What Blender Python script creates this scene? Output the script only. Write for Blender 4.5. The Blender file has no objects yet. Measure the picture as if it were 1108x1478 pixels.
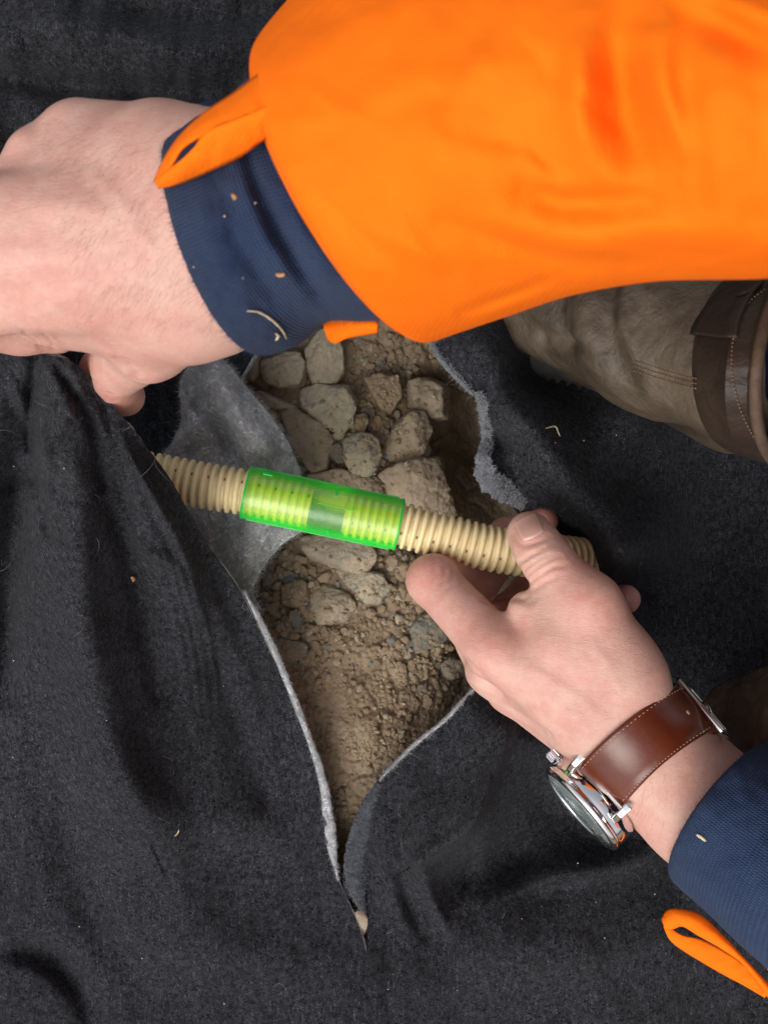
import bpy, math, random
import numpy as np
from mathutils import Vector, Matrix
from mathutils.bvhtree import BVHTree
rng = np.random.default_rng(7)
random.seed(7)
SC = bpy.context.scene
COL = SC.collection
R = math.radians

# ------------------------------------------------------------------ camera model
CAM_H = 0.55                      # metres above the bottom of the hole
HFOV = R(36)
K = math.tan(HFOV / 2) / 554.0    # metres per photo pixel per metre of distance

def P(px, py, z):
    s = K * (CAM_H - np.asarray(z, float))
    return np.stack(np.broadcast_arrays((np.asarray(px, float) - 554) * s, (739 - np.asarray(py, float)) * s, z), -1)

def S(z):
    return K * (CAM_H - z)

# ------------------------------------------------------------------ noise
_perm = np.random.default_rng(3).permutation(256).astype(np.int64)
_perm = np.concatenate([_perm, _perm, _perm])
_gr = np.random.default_rng(5).normal(size=(256, 3)); _gr /= np.linalg.norm(_gr, axis=1)[:, None]

def pnoise(x, y, z=0.0):
    x, y, z = np.broadcast_arrays(np.asarray(x, float), np.asarray(y, float), np.asarray(z, float))
    xi = np.floor(x).astype(np.int64); yi = np.floor(y).astype(np.int64); zi = np.floor(z).astype(np.int64)
    xf, yf, zf = x - xi, y - yi, z - zi
    f = lambda t: t * t * t * (t * (t * 6 - 15) + 10)
    u, v, w = f(xf), f(yf), f(zf)
    out = 0
    for dx in (0, 1):
        for dy in (0, 1):
            for dz in (0, 1):
                h = _perm[_perm[_perm[(xi + dx) & 255] + ((yi + dy) & 255)] + ((zi + dz) & 255)]
                g = _gr[h]
                d = g[..., 0] * (xf - dx) + g[..., 1] * (yf - dy) + g[..., 2] * (zf - dz)
                out = out + d * (u if dx else 1 - u) * (v if dy else 1 - v) * (w if dz else 1 - w)
    return out * 1.6

def fbm(x, y, z=0.0, o=4, g=0.5):
    a, f, r = 1.0, 1.0, 0
    for i in range(o):
        r = r + a * pnoise(x * f + i * 17.3, y * f + i * 5.1, np.asarray(z) * f + i * 9.7); a *= g; f *= 2.03
    return r

def worley(x, y, seed=0):
    """distance to nearest and second nearest jittered cell point, and the id of the nearest"""
    xi = np.floor(x).astype(np.int64); yi = np.floor(y).astype(np.int64)
    f1 = np.full(x.shape, 9.0); f2 = np.full(x.shape, 9.0); idn = np.zeros(x.shape)
    for dx in (-1, 0, 1):
        for dy in (-1, 0, 1):
            cx, cy = xi + dx, yi + dy
            h = _perm[_perm[(cx + seed * 7) & 255] + ((cy + seed * 13) & 255)]
            jx = _perm[h + 11] / 255.0; jy = _perm[h + 57] / 255.0
            d = np.hypot(cx + jx - x, cy + jy - y)
            n = d < f1
            f2 = np.where(n, f1, np.minimum(f2, d)); idn = np.where(n, h / 255.0, idn); f1 = np.where(n, d, f1)
    return f1, f2, idn

# ------------------------------------------------------------------ curves and fields
def spline(pts, n):
    """Catmull-Rom through pts, n samples evenly in chord length"""
    p = np.asarray(pts, float)
    c = np.concatenate([[0], np.cumsum(np.maximum(np.linalg.norm(np.diff(p[:, :2], axis=0), axis=1), 1e-9))])
    t = np.linspace(0, c[-1], n)
    i = np.clip(np.searchsorted(c, t, side='right') - 1, 0, len(p) - 2)
    u = ((t - c[i]) / (c[i + 1] - c[i]))[:, None]
    m = np.zeros_like(p)
    m[1:-1] = (p[2:] - p[:-2]) / (c[2:] - c[:-2])[:, None]
    m[0] = (p[1] - p[0]) / (c[1] - c[0]); m[-1] = (p[-1] - p[-2]) / (c[-1] - c[-2])
    L = (c[i + 1] - c[i])[:, None]
    return ((2*u**3-3*u**2+1)*p[i] + (u**3-2*u**2+u)*L*m[i] + (-2*u**3+3*u**2)*p[i+1] + (u**3-u**2)*L*m[i+1])

def interp_y(tab, y):
    """smooth x(y) through (y, x) pairs"""
    t = np.asarray(sorted(tab), float)
    ys, xs = t[:, 0], t[:, 1]
    m = np.gradient(xs, ys)
    y = np.clip(y, ys[0], ys[-1])
    i = np.clip(np.searchsorted(ys, y, side='right') - 1, 0, len(ys) - 2)
    L = ys[i+1] - ys[i]; u = (y - ys[i]) / L
    return (2*u**3-3*u**2+1)*xs[i] + (u**3-2*u**2+u)*L*m[i] + (-2*u**3+3*u**2)*xs[i+1] + (u**3-u**2)*L*m[i+1]

def rbf(ctrl, c=35.0):
    p = np.asarray(ctrl, float); xy = p[:, :2]; n = len(p)
    phi = lambda d: np.sqrt(d * d + c * c)
    A = phi(np.linalg.norm(xy[:, None] - xy[None], axis=2)) + np.eye(n) * 1e-3
    M = np.zeros((n + 1, n + 1)); M[:n, :n] = A; M[:n, n] = 1; M[n, :n] = 1
    w = np.linalg.solve(M, np.concatenate([p[:, 2], [0]]))
    def f(x, y):
        out = np.full(np.shape(x), w[n])
        for k in range(n):
            out = out + w[k] * phi(np.hypot(x - xy[k, 0], y - xy[k, 1]))
        return out
    return f

def poly_dist(x, y, pts):
    """unsigned distance to a polyline, side sign, and position 0..1 along it"""
    p = np.asarray(pts, float)
    best = np.full(np.shape(x), 1e9); side = np.zeros(np.shape(x)); tt = np.zeros(np.shape(x))
    n = len(p) - 1
    for i in range(n):
        ax, ay = p[i, :2]; bx, by = p[i+1, :2]
        dx, dy = bx - ax, by - ay
        t = np.clip(((x-ax)*dx + (y-ay)*dy) / (dx*dx+dy*dy), 0, 1)
        d = np.hypot(x-ax-t*dx, y-ay-t*dy)
        s = np.sign((x-ax)*dy - (y-ay)*dx)
        m = d < best
        best = np.where(m, d, best); side = np.where(m, s, side); tt = np.where(m, (i+t)/n, tt)
    return best, side, tt

def ridge(x, y, pts, amp, wl, wr=None, fade=True):
    """raised (or sunk) fold along a polyline; widths in photo pixels on its two sides"""
    wr = wl if wr is None else wr
    q = spline(pts, max(8, len(pts) * 5))
    d, s, t = poly_dist(x, y, q)
    w = np.where(s > 0, wl, wr)
    e = np.exp(-(d / w) ** 2)
    return amp * e * ((0.35 + 0.65 * np.sin(np.pi * np.clip(t, 0.02, 0.98)) ** 0.7) if fade else 1.0)

def sstep(a, b, x):
    t = np.clip((x - a) / (b - a), 0, 1); return t * t * (3 - 2 * t)

# ------------------------------------------------------------------ mesh building
def mesh_obj(name, verts, faces, mats, parent=None, smooth=True, fmat=None):
    me = bpy.data.meshes.new(name)
    V = np.asarray(verts, np.float32).reshape(-1, 3)
    if isinstance(faces, np.ndarray):
        nf, k = faces.shape
        me.vertices.add(len(V)); me.vertices.foreach_set('co', V.ravel())
        me.loops.add(nf * k); me.loops.foreach_set('vertex_index', faces.astype(np.int32).ravel())
        me.polygons.add(nf); me.polygons.foreach_set('loop_start', np.arange(0, nf * k, k, dtype=np.int32))
    else:
        me.from_pydata([tuple(map(float, v)) for v in V], [], [tuple(int(i) for i in f) for f in faces])
    me.update(calc_edges=True); me.validate()
    if not isinstance(mats, (list, tuple)): mats = [mats]
    for m in mats: me.materials.append(m)
    if fmat is not None: me.polygons.foreach_set('material_index', np.asarray(fmat, np.int32))
    me.polygons.foreach_set('use_smooth', np.full(len(me.polygons), smooth))
    o = bpy.data.objects.new(name, me); COL.objects.link(o)
    if parent is not None: o.parent = parent
    return o

def grid_faces(nr, nc, wrap=False, off=0):
    i = np.arange(nr - 1)[:, None]; j = np.arange(nc if wrap else nc - 1)[None]
    j2 = (j + 1) % nc
    a = i * nc + j; b = i * nc + j2; c = (i + 1) * nc + j2; d = (i + 1) * nc + j
    return np.stack([a, b, c, d], -1).reshape(-1, 4) + off

class MB:
    """collects quads into one mesh"""
    def __init__(s): s.v = []; s.f = []; s.n = 0; s.m = []
    def add(s, v, f, m=0):
        v = np.asarray(v, float).reshape(-1, 3); f = np.asarray(f)
        if f.shape[1] == 3: f = np.concatenate([f, f[:, 2:]], 1)
        s.v.append(v); s.f.append(f + s.n); s.n += len(v); s.m.append(np.full(len(f), m))
    def build(s, name, mats, parent=None, smooth=True):
        V = np.concatenate(s.v); F = np.concatenate(s.f); M = np.concatenate(s.m)
        tri = F[:, 2] == F[:, 3]
        if tri.any():
            faces = [tuple(f[:3]) if t else tuple(f) for f, t in zip(F, tri)]
            return mesh_obj(name, V, faces, mats, parent, smooth, M)
        return mesh_obj(name, V, F, mats, parent, smooth, M)

def tag(o, label=None, cat=None, group=None, kind=None):
    if label: o['label'] = label
    if cat: o['category'] = cat
    if group: o['group'] = group
    if kind: o['kind'] = kind
    return o

def empty(name, loc=(0, 0, 0)):
    o = bpy.data.objects.new(name, None); COL.objects.link(o); o.location = loc; o.empty_display_size = 0.02
    return o

def frames(pts):
    p = np.asarray(pts, float)
    t = np.gradient(p, axis=0); t /= np.linalg.norm(t, axis=1)[:, None] + 1e-12
    n = np.zeros_like(t); ref = np.array([0, 0, 1.0])
    if abs(t[0] @ ref) > 0.9: ref = np.array([0, 1.0, 0])
    for i in range(len(p)):
        ref = ref - (ref @ t[i]) * t[i]; ref /= np.linalg.norm(ref) + 1e-12; n[i] = ref
    return t, n, np.cross(t, n)

def tube_vf(pts, rad, seg=8, caps=True, flat=1.0):
    p = np.asarray(pts, float); t, n, b = frames(p)
    r = np.broadcast_to(np.asarray(rad, float), (len(p),))
    a = np.linspace(0, 2*np.pi, seg, endpoint=False)
    V = p[:, None] + r[:, None, None] * (np.cos(a)[None, :, None] * n[:, None] * flat + np.sin(a)[None, :, None] * b[:, None])
    F = grid_faces(len(p), seg, True)
    V = V.reshape(-1, 3)
    if caps:
        k = len(V); V = np.concatenate([V, p[:1], p[-1:]])
        j = np.arange(seg); j2 = (j + 1) % seg; o = (len(p) - 1) * seg
        F = np.concatenate([F, np.stack([j2, j, np.full(seg, k), np.full(seg, k)], 1), np.stack([o+j, o+j2, np.full(seg, k+1), np.full(seg, k+1)], 1)])
    return V, F

def loft(rings):
    """rings: list of (n,3) arrays"""
    n = len(rings[0]); return np.concatenate(rings), grid_faces(len(rings), n, True)

def fibres(name, pts, dirs, length, width, mat, parent, curl=0.6, seg=5, lift=None):
    pts = np.asarray(pts); N = len(pts)
    d = dirs / (np.linalg.norm(dirs, axis=1)[:, None] + 1e-9)
    q = rng.normal(size=(N, 3)); q -= (q * d).sum(1)[:, None] * d; q /= np.linalg.norm(q, axis=1)[:, None] + 1e-9
    b = np.cross(d, q)
    L = np.broadcast_to(length, (N,)); w = np.broadcast_to(width, (N,))
    c1 = rng.normal(size=N) * curl; c2 = rng.normal(size=N) * curl * 0.8
    V = np.zeros((N, seg, 3, 3))
    for s in range(seg):
        t = s / (seg - 1)
        cen = pts + d * (L * (t - 0.12 * abs(t) ** 2 * np.abs(c1)))[:, None] + q * (L * c1 * t * t * 0.8)[:, None] + b * (L * c2 * math.sin(t * 3.0) * 0.5)[:, None]
        rr = w * 0.5 * (1.0 - 0.75 * t)
        for k in range(3):
            an = 2.094 * k
            V[:, s, k] = cen + q * (rr * math.cos(an))[:, None] + b * (rr * math.sin(an))[:, None]
    base = np.arange(N)[:, None, None] * seg * 3
    s = np.arange(seg - 1)[None, :, None] * 3; k = np.arange(3)[None, None]; k2 = (k + 1) % 3
    F = np.stack([base + s + k, base + s + k2, base + s + 3 + k2, base + s + 3 + k], -1).reshape(-1, 4)
    return mesh_obj(name, V.reshape(-1, 3), F, mat, parent)

# ------------------------------------------------------------------ implicit surfaces
class Field:
    def __init__(s, lo, hi, h):
        s.lo = np.asarray(lo, float); s.h = h
        s.n = np.ceil((np.asarray(hi, float) - s.lo) / h).astype(int) + 1
    def new(s): return np.full(s.n, 0.05, np.float32)
    def box(s, lo, hi):
        a = np.clip(np.floor((np.asarray(lo) - s.lo) / s.h).astype(int), 0, s.n)
        b = np.clip(np.ceil((np.asarray(hi) - s.lo) / s.h).astype(int) + 1, 0, s.n)
        return a, b
    def coords(s, a, b):
        return [(s.lo[i] + np.arange(a[i], b[i]) * s.h).astype(np.float32).reshape([-1 if j == i else 1 for j in range(3)]) for i in range(3)]
    def cone(s, D, p, q, r0, r1, k, sc=None, mode='add'):
        """round cone from p to q; sc scales the metric per axis (flattening); smooth union with radius k"""
        p = np.asarray(p, float); q = np.asarray(q, float); rm = max(r0, r1) * (max(1 / np.asarray(sc)) if sc is not None else 1) + k + 4 * s.h
        a, b = s.box(np.minimum(p, q) - rm, np.maximum(p, q) + rm)
        if (b <= a).any(): return
        X, Y, Z = s.coords(a, b)
        sx, sy, sz = (1, 1, 1) if sc is None else sc
        d = (q - p) * (sx, sy, sz); dd = max(float(d @ d), 1e-12)
        ux, uy, uz = (X - p[0]) * sx, (Y - p[1]) * sy, (Z - p[2]) * sz
        t = np.clip((ux * d[0] + uy * d[1] + uz * d[2]) / dd, 0, 1)
        e = np.sqrt((ux - t * d[0]) ** 2 + (uy - t * d[1]) ** 2 + (uz - t * d[2]) ** 2) - (r0 + (r1 - r0) * t)
        sl = tuple(slice(a[i], b[i]) for i in range(3))
        o = D[sl]
        if mode == 'add':
            hh = np.clip(0.5 + 0.5 * (o - e) / k, 0, 1); D[sl] = o + (e - o) * hh - k * hh * (1 - hh)
        else:      # smooth subtraction
            hh = np.clip(0.5 - 0.5 * (o + e) / k, 0, 1); D[sl] = o + (-e - o) * hh + k * hh * (1 - hh)
    def mesh(s, D):
        n = np.array(D.shape) - 1
        ins = D < 0
        c = np.zeros(n, np.int8)
        for i in (0, 1):
            for j in (0, 1):
                for k in (0, 1):
                    c += ins[i:n[0]+i, j:n[1]+j, k:n[2]+k]
        act = np.argwhere((c > 0) & (c < 8))
        idx = np.full(n, -1, np.int64); idx[tuple(act.T)] = np.arange(len(act))
        pos = np.zeros((len(act), 3)); cnt = np.zeros(len(act))
        corners = [(i, j, k) for i in (0, 1) for j in (0, 1) for k in (0, 1)]
        vals = {co: D[act[:, 0]+co[0], act[:, 1]+co[1], act[:, 2]+co[2]] for co in corners}
        for co in corners:
            for ax in range(3):
                if co[ax] == 0:
                    c2 = list(co); c2[ax] = 1; c2 = tuple(c2)
                    a, b = vals[co], vals[c2]; m = (a < 0) != (b < 0)
                    t = np.where(m, a / np.where(m, a - b, 1), 0)
                    q = np.tile(np.array(co, float), (len(act), 1)); q[:, ax] += t
                    pos += q * m[:, None]; cnt += m
        V = s.lo + (act + pos / cnt[:, None]) * s.h
        F = []
        for ax in range(3):
            o1, o2 = (ax + 1) % 3, (ax + 2) % 3
            sa = [slice(None)] * 3; sb = [slice(None)] * 3
            sa[ax] = slice(0, -1); sb[ax] = slice(1, None)
            A = ins[tuple(sa)]; B = ins[tuple(sb)]
            for flip, m in ((False, A & ~B), (True, ~A & B)):
                e = np.argwhere(m)
                e = e[(e[:, o1] > 0) & (e[:, o2] > 0) & (e[:, o1] < n[o1]) & (e[:, o2] < n[o2])]
                quad = []
                for d1, d2 in ((-1, -1), (0, -1), (0, 0), (-1, 0)):
                    q = e.copy(); q[:, o1] += d1; q[:, o2] += d2
                    quad.append(idx[tuple(q.T)])
                quad = np.stack(quad, 1)
                F.append(quad[:, ::-1] if flip else quad)
        F = np.concatenate(F); F = F[(F >= 0).all(1)]
        return V, F

def relax(V, F, it=2, lam=0.5):
    e = np.concatenate([F[:, [0, 1]], F[:, [1, 2]], F[:, [2, 3]], F[:, [3, 0]]])
    e = np.concatenate([e, e[:, ::-1]])
    cnt = np.bincount(e[:, 0], minlength=len(V))[:, None]
    for _ in range(it):
        for l in (lam, -lam * 0.96):
            s = np.stack([np.bincount(e[:, 0], V[e[:, 1], i], len(V)) for i in range(3)], 1)
            V = V + l * (s / np.maximum(cnt, 1) - V)
    return V

def vnormals(V, F):
    n = np.cross(V[F[:, 2]] - V[F[:, 0]], V[F[:, 3]] - V[F[:, 1]])
    out = np.zeros_like(V)
    for k in range(4):
        for i in range(3): out[:, i] += np.bincount(F[:, k], n[:, i], len(V))
    return out / (np.linalg.norm(out, axis=1)[:, None] + 1e-12)

def bvh(V, F): return BVHTree.FromPolygons([tuple(v) for v in V], [tuple(int(i) for i in f) for f in F])
CAMV = Vector((0, 0, CAM_H))
def drop(tree, px, py, lift=0.0):
    """point where the line of sight through a photo position meets a real surface"""
    d = (Vector(P(px, py, 0.0)) - CAMV).normalized()
    h = tree.ray_cast(CAMV, d)
    if h[0] is None: return None
    n = h[1] if h[1].dot(d) < 0 else -h[1]
    return np.array(h[0] + n * lift), np.array(n)

# ------------------------------------------------------------------ materials
class NT:
    def __init__(s, name):
        s.mat = bpy.data.materials.new(name); s.mat.use_nodes = True
        s.t = s.mat.node_tree; s.n = s.t.nodes; s.l = s.t.links
        s.b = s.n['Principled BSDF']; s.out = s.n['Material Output']
        s.tc = s.n.new('ShaderNodeTexCoord'); s.co = s.tc.outputs['Object']
    def lk(s, a, b): s.l.new(a, b)
    def set(s, **k):
        for a, v in k.items():
            i = s.b.inputs[a.replace('_', ' ')]
            if hasattr(v, 'is_output'): s.lk(v, i)
            else: i.default_value = v
        return s
    def mp(s, scale=(1, 1, 1), rot=(0, 0, 0), co=None):
        m = s.n.new('ShaderNodeMapping'); m.inputs['Scale'].default_value = scale; m.inputs['Rotation'].default_value = rot
        s.lk(co or s.co, m.inputs['Vector']); return m.outputs['Vector']
    def noise(s, scale, detail=4, rough=0.55, dist=0.0, co=None, out='Fac'):
        m = s.n.new('ShaderNodeTexNoise'); m.inputs['Scale'].default_value = scale; m.inputs['Detail'].default_value = detail
        m.inputs['Roughness'].default_value = rough; m.inputs['Distortion'].default_value = dist
        s.lk(co or s.co, m.inputs['Vector']); return m.outputs[out]
    def voro(s, scale, feat='F1', out='Distance', co=None, rnd=1.0):
        m = s.n.new('ShaderNodeTexVoronoi'); m.feature = feat; m.inputs['Scale'].default_value = scale; m.inputs['Randomness'].default_value = rnd
        s.lk(co or s.co, m.inputs['Vector']); return m.outputs[out]
    def wave(s, scale, dist=0.0, d='X', co=None, detail=2):
        m = s.n.new('ShaderNodeTexWave'); m.bands_direction = d; m.inputs['Scale'].default_value = scale
        m.inputs['Distortion'].default_value = dist; m.inputs['Detail'].default_value = detail
        s.lk(co or s.co, m.inputs['Vector']); return m.outputs['Fac']
    def ramp(s, fac, stops):
        m = s.n.new('ShaderNodeValToRGB'); e = m.color_ramp.elements
        while len(e) < len(stops): e.new(0.5)
        for x, (p, c) in zip(e, stops):
            x.position = p; x.color = (*(c if isinstance(c, (tuple, list)) else (c, c, c)), 1)
        s.lk(fac, m.inputs['Fac']); return m.outputs['Color']
    def mix(s, fac, a, b, mode='MIX'):
        m = s.n.new('ShaderNodeMix'); m.data_type = 'RGBA'; m.blend_type = mode
        for i, v in ((0, fac), (6, a), (7, b)):
            if hasattr(v, 'is_output'): s.lk(v, m.inputs[i])
            else: m.inputs[i].default_value = v if i == 0 else (*v, 1)
        return m.outputs[2]
    def math(s, op, a, b=0.0):
        m = s.n.new('ShaderNodeMath'); m.operation = op
        for i, v in ((0, a), (1, b)):
            if hasattr(v, 'is_output'): s.lk(v, m.inputs[i])
            else: m.inputs[i].default_value = v
        return m.outputs[0]
    def bump(s, h, strength=0.5, dist=0.001, prev=None):
        m = s.n.new('ShaderNodeBump'); m.inputs['Strength'].default_value = strength; m.inputs['Distance'].default_value = dist
        s.lk(h, m.inputs['Height'])
        if prev is not None: s.lk(prev, m.inputs['Normal'])
        return m.outputs['Normal']
    def attr(s, name):
        m = s.n.new('ShaderNodeAttribute'); m.attribute_name = name; return m.outputs['Fac']

def felt(name, dark, light, fleck, pit=0.5, sheen=0.3, mottle=0.0):
    m = NT(name)
    fine = m.noise(1300, 4, 0.7); clump = m.noise(420, 4, 0.65, 0.6); big = m.noise(16, 4, 0.6)
    stre = m.noise(900, 3, 0.6, 1.0, m.mp((1, 0.18, 1), (0, 0, 0.25)))
    c = m.mix(m.ramp(clump, [(0.35, 0.0), (0.68, 1.0)]), dark, light)
    c = m.mix(m.ramp(m.math('ADD', m.math('MULTIPLY', fine, 0.6), m.math('MULTIPLY', stre, 0.4)), [(0.53, 0.0), (0.70, 0.85)]), c, fleck)
    c = m.mix(m.ramp(big, [(0.3, 0.0), (0.72, 0.35)]), c, tuple(x * 0.6 for x in dark))
    if mottle:
        c = m.mix(m.ramp(m.noise(110, 5, 0.65, 1.2), [(0.40, 0.0), (0.62, mottle)]), c, tuple(x * 0.42 for x in light))
        c = m.mix(m.ramp(m.noise(260, 4, 0.7, 1.5), [(0.54, 0.0), (0.68, mottle)]), c, fleck)
    vp = m.voro(420); pits = m.ramp(vp, [(0.10, 0.0), (0.27, 1.0)])
    pm = m.ramp(m.noise(55, 3), [(0.38, 0.0), (0.55, pit)])
    c = m.mix(m.math('MULTIPLY', pm, m.math('SUBTRACT', 1.0, pits)), c, tuple(x * 0.25 for x in dark))
    n = m.bump(m.math('ADD', m.math('MULTIPLY', stre, 0.4), fine), 0.8, 0.0010)
    n = m.bump(clump, 0.35, 0.002, n)
    n = m.bump(pits, 0.6, 0.0006, n)
    m.set(Base_Color=c, Roughness=0.95, Normal=n, Specular_IOR_Level=0.1, Sheen_Weight=sheen, Sheen_Roughness=0.5)
    return m.mat

def plain(name, col, rough=0.5, metal=0.0, **k):
    m = NT(name); m.set(Base_Color=(*col, 1), Roughness=rough, Metallic=metal, **k); return m.mat

M = {}
M['felt'] = felt('black_felt', (0.0085, 0.0088, 0.0103), (0.042, 0.0440, 0.0520), (0.165, 0.172, 0.205), 1.0, 0.03)
M['felt_grey'] = felt('grey_felt', (0.36, 0.365, 0.38), (0.70, 0.71, 0.73), (0.85, 0.86, 0.88), 0.1, 0.1, 0.95)
M['fibre_grey'] = plain('grey_fibre', (0.40, 0.41, 0.43), 0.8)
M['fibre_dark'] = plain('dark_fibre', (0.045, 0.046, 0.054), 0.7)
M['fibre_pale'] = plain('pale_fibre', (0.22, 0.22, 0.22), 0.7)

def skin_mat():
    m = NT('skin')
    red = m.attr('flush')
    a = m.noise(70, 4, 0.6); b = m.noise(260, 3, 0.6)
    c = m.mix(m.ramp(a, [(0.38, 0.0), (0.62, 1.0)]), (0.62, 0.375, 0.305), (0.585, 0.305, 0.25))
    c = m.mix(m.math('MULTIPLY', red, 0.75), c, (0.58, 0.225, 0.185))
    c = m.mix(m.ramp(b, [(0.45, 0.0), (0.72, 0.45)]), c, (0.66, 0.43, 0.35))
    c = m.mix(m.ramp(m.noise(900, 3, 0.6), [(0.5, 0.0), (0.8, 0.3)]), c, (0.45, 0.22, 0.17))
    v = m.ramp(m.noise(26, 2), [(0.56, 0.0), (0.72, 0.22)])
    c = m.mix(v, c, (0.42, 0.27, 0.25))
    mo = m.ramp(m.voro(95), [(0.02, 1.0), (0.045, 0.0)])
    mo = m.math('MULTIPLY', mo, m.ramp(m.noise(38, 1), [(0.6, 0.0), (0.66, 0.7)]))
    c = m.mix(mo, c, (0.26, 0.12, 0.08))
    st = m.mp((1, 3.2, 1), (0, 0, 0.6))
    n = m.bump(m.voro(620, 'DISTANCE_TO_EDGE', co=m.mp((1, 2.0, 1), (0, 0, 0.6))), 0.25, 0.0004)
    n = m.bump(m.noise(240, 5, 0.65, 0.8, st), 0.35, 0.0007, n)
    m.set(Base_Color=c, Roughness=m.ramp(b, [(0.3, 0.42), (0.7, 0.58)]), Normal=n, Specular_IOR_Level=0.4,
          Subsurface_Weight=0.12, Subsurface_Radius=(0.006, 0.0025, 0.0012), Subsurface_Scale=0.5)
    return m.mat
M['skin'] = skin_mat()
M['nail'] = plain('nail', (0.63, 0.37, 0.30), 0.3, Coat_Weight=0.15)

def cloth(name, col, dark, wscale, rot=0.6, rough=0.85, bstr=0.13, sheen=0.0, var=0.5, grimy=None):
    m = NT(name)
    co = m.mp((1, 1, 1), (0, 0, rot))
    w = m.wave(wscale, 1.5, 'DIAGONAL', co); w2 = m.wave(wscale * 0.9, 2.0, 'X', co)
    big = m.noise(22, 4, 0.55)
    c = m.mix(m.math('MULTIPLY', m.ramp(big, [(0.35, 0.0), (0.7, 1.0)]), var), col, dark)
    c = m.mix(m.math('MULTIPLY', w, 0.05), c, dark)
    if grimy: c = m.mix(m.ramp(m.noise(160, 4, 0.7), [(0.62, 0.0), (0.74, 0.6)]), c, grimy)
    n = m.bump(m.math('ADD', w, w2), bstr, 0.0004)
    n = m.bump(m.noise(60, 4, 0.5), 0.25, 0.003, n)
    m.set(Base_Color=c, Roughness=rough, Normal=n, Specular_IOR_Level=0.12, Sheen_Weight=sheen)
    return m.mat
M['orange'] = cloth('orange_twill', (0.94, 0.175, 0.005), (0.90, 0.15, 0.003), 420, 0.9)
M['navy'] = cloth('navy_trouser', (0.014, 0.022, 0.05), (0.01, 0.014, 0.03), 300)

def knit_mat():
    m = NT('navy_knit')
    at = m.n.new('ShaderNodeUVMap'); uv = at.outputs['UV']
    w = m.wave(1.0, 0.8, 'X', m.mp((12, 7, 1), co=uv)); w2 = m.wave(1.0, 0.8, 'Y', m.mp((12, 7, 1), co=uv))
    st = m.math('MULTIPLY', w, w2)
    big = m.noise(45, 4, 0.6)
    c = m.mix(m.ramp(big, [(0.3, 0.0), (0.72, 1.0)]), (0.028, 0.050, 0.118), (0.042, 0.074, 0.155))
    c = m.mix(m.ramp(m.noise(900, 3, 0.7), [(0.5, 0.0), (0.75, 0.5)]), c, (0.035, 0.062, 0.14))
    c = m.mix(m.math('MULTIPLY', m.math('SUBTRACT', 1.0, st), 0.55), c, (0.005, 0.010, 0.030))
    n = m.bump(st, 0.8, 0.0009); n = m.bump(m.noise(700, 4, 0.7), 0.5, 0.0006, n)
    m.set(Base_Color=c, Roughness=0.95, Normal=n, Specular_IOR_Level=0.1, Sheen_Weight=0.06)
    return m.mat
M['knit'] = knit_mat()

def soil_mat():
    m = NT('dry_soil')
    a = m.noise(28, 6, 0.6, 0.3); f = m.noise(420, 5, 0.7); md = m.noise(110, 5, 0.65)
    c = m.mix(m.ramp(a, [(0.35, 0.0), (0.68, 1.0)]), (0.245, 0.182, 0.120), (0.36, 0.285, 0.197))
    c = m.mix(m.ramp(md, [(0.42, 0.0), (0.72, 0.8)]), c, (0.18, 0.127, 0.08))
    c = m.mix(m.ramp(f, [(0.58, 0.0), (0.75, 0.7)]), c, (0.42, 0.335, 0.235))
    dp = m.ramp(m.noise(17, 3, 0.5), [(0.48, 0.0), (0.62, 0.55)])
    c = m.mix(dp, c, (0.135, 0.098, 0.066))
    g = m.ramp(m.noise(60, 4, 0.7, 0.5), [(0.64, 0.0), (0.72, 0.45)])
    c = m.mix(g, c, (0.17, 0.175, 0.145))
    n = m.bump(f, 0.7, 0.0010); n = m.bump(md, 0.6, 0.003, n)
    m.set(Base_Color=c, Roughness=0.97, Normal=n, Specular_IOR_Level=0.08); return m.mat
M['soil'] = soil_mat()

def stone_mat(name, dust, rock, stain, dusty=0.5):
    m = NT(name)
    oi = m.n.new('ShaderNodeObjectInfo')
    a = m.noise(70, 6, 0.65, 0.6); f = m.noise(600, 5, 0.7); b = m.noise(160, 5, 0.6)
    c = m.mix(m.ramp(a, [(dusty - 0.13, 0.0), (dusty + 0.13, 1.0)]), dust, rock)
    c = m.mix(m.ramp(b, [(0.56, 0.0), (0.70, 0.7)]), c, stain)
    c = m.mix(m.ramp(f, [(0.5, 0.0), (0.75, 0.45)]), c, tuple(x * 0.5 for x in dust))
    c = m.mix(m.ramp(m.noise(300, 4, 0.7), [(0.64, 0.0), (0.72, 0.6)]), c, tuple(min(1, x * 1.7) for x in dust))
    n = m.bump(f, 0.5, 0.0008); n = m.bump(b, 0.6, 0.003, n)
    m.set(Base_Color=c, Roughness=0.9, Normal=n, Specular_IOR_Level=0.2); return m.mat
M['st_tan'] = stone_mat('tan_stone', (0.40, 0.325, 0.230), (0.30, 0.258, 0.195), (0.18, 0.165, 0.13))
M['st_green'] = stone_mat('greenish_stone', (0.39, 0.325, 0.232), (0.28, 0.268, 0.205), (0.15, 0.175, 0.155), 0.55)
M['st_blue'] = stone_mat('blue_grey_stone', (0.25, 0.205, 0.145), (0.12, 0.14, 0.142), (0.06, 0.078, 0.088), 0.5)
M['st_brown'] = stone_mat('brown_stone', (0.37, 0.295, 0.21), (0.30, 0.24, 0.172), (0.2, 0.172, 0.13), 0.5)
M['clod'] = stone_mat('earth_clod', (0.32, 0.242, 0.160), (0.235, 0.172, 0.11), (0.18, 0.128, 0.08), 0.5)

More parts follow.
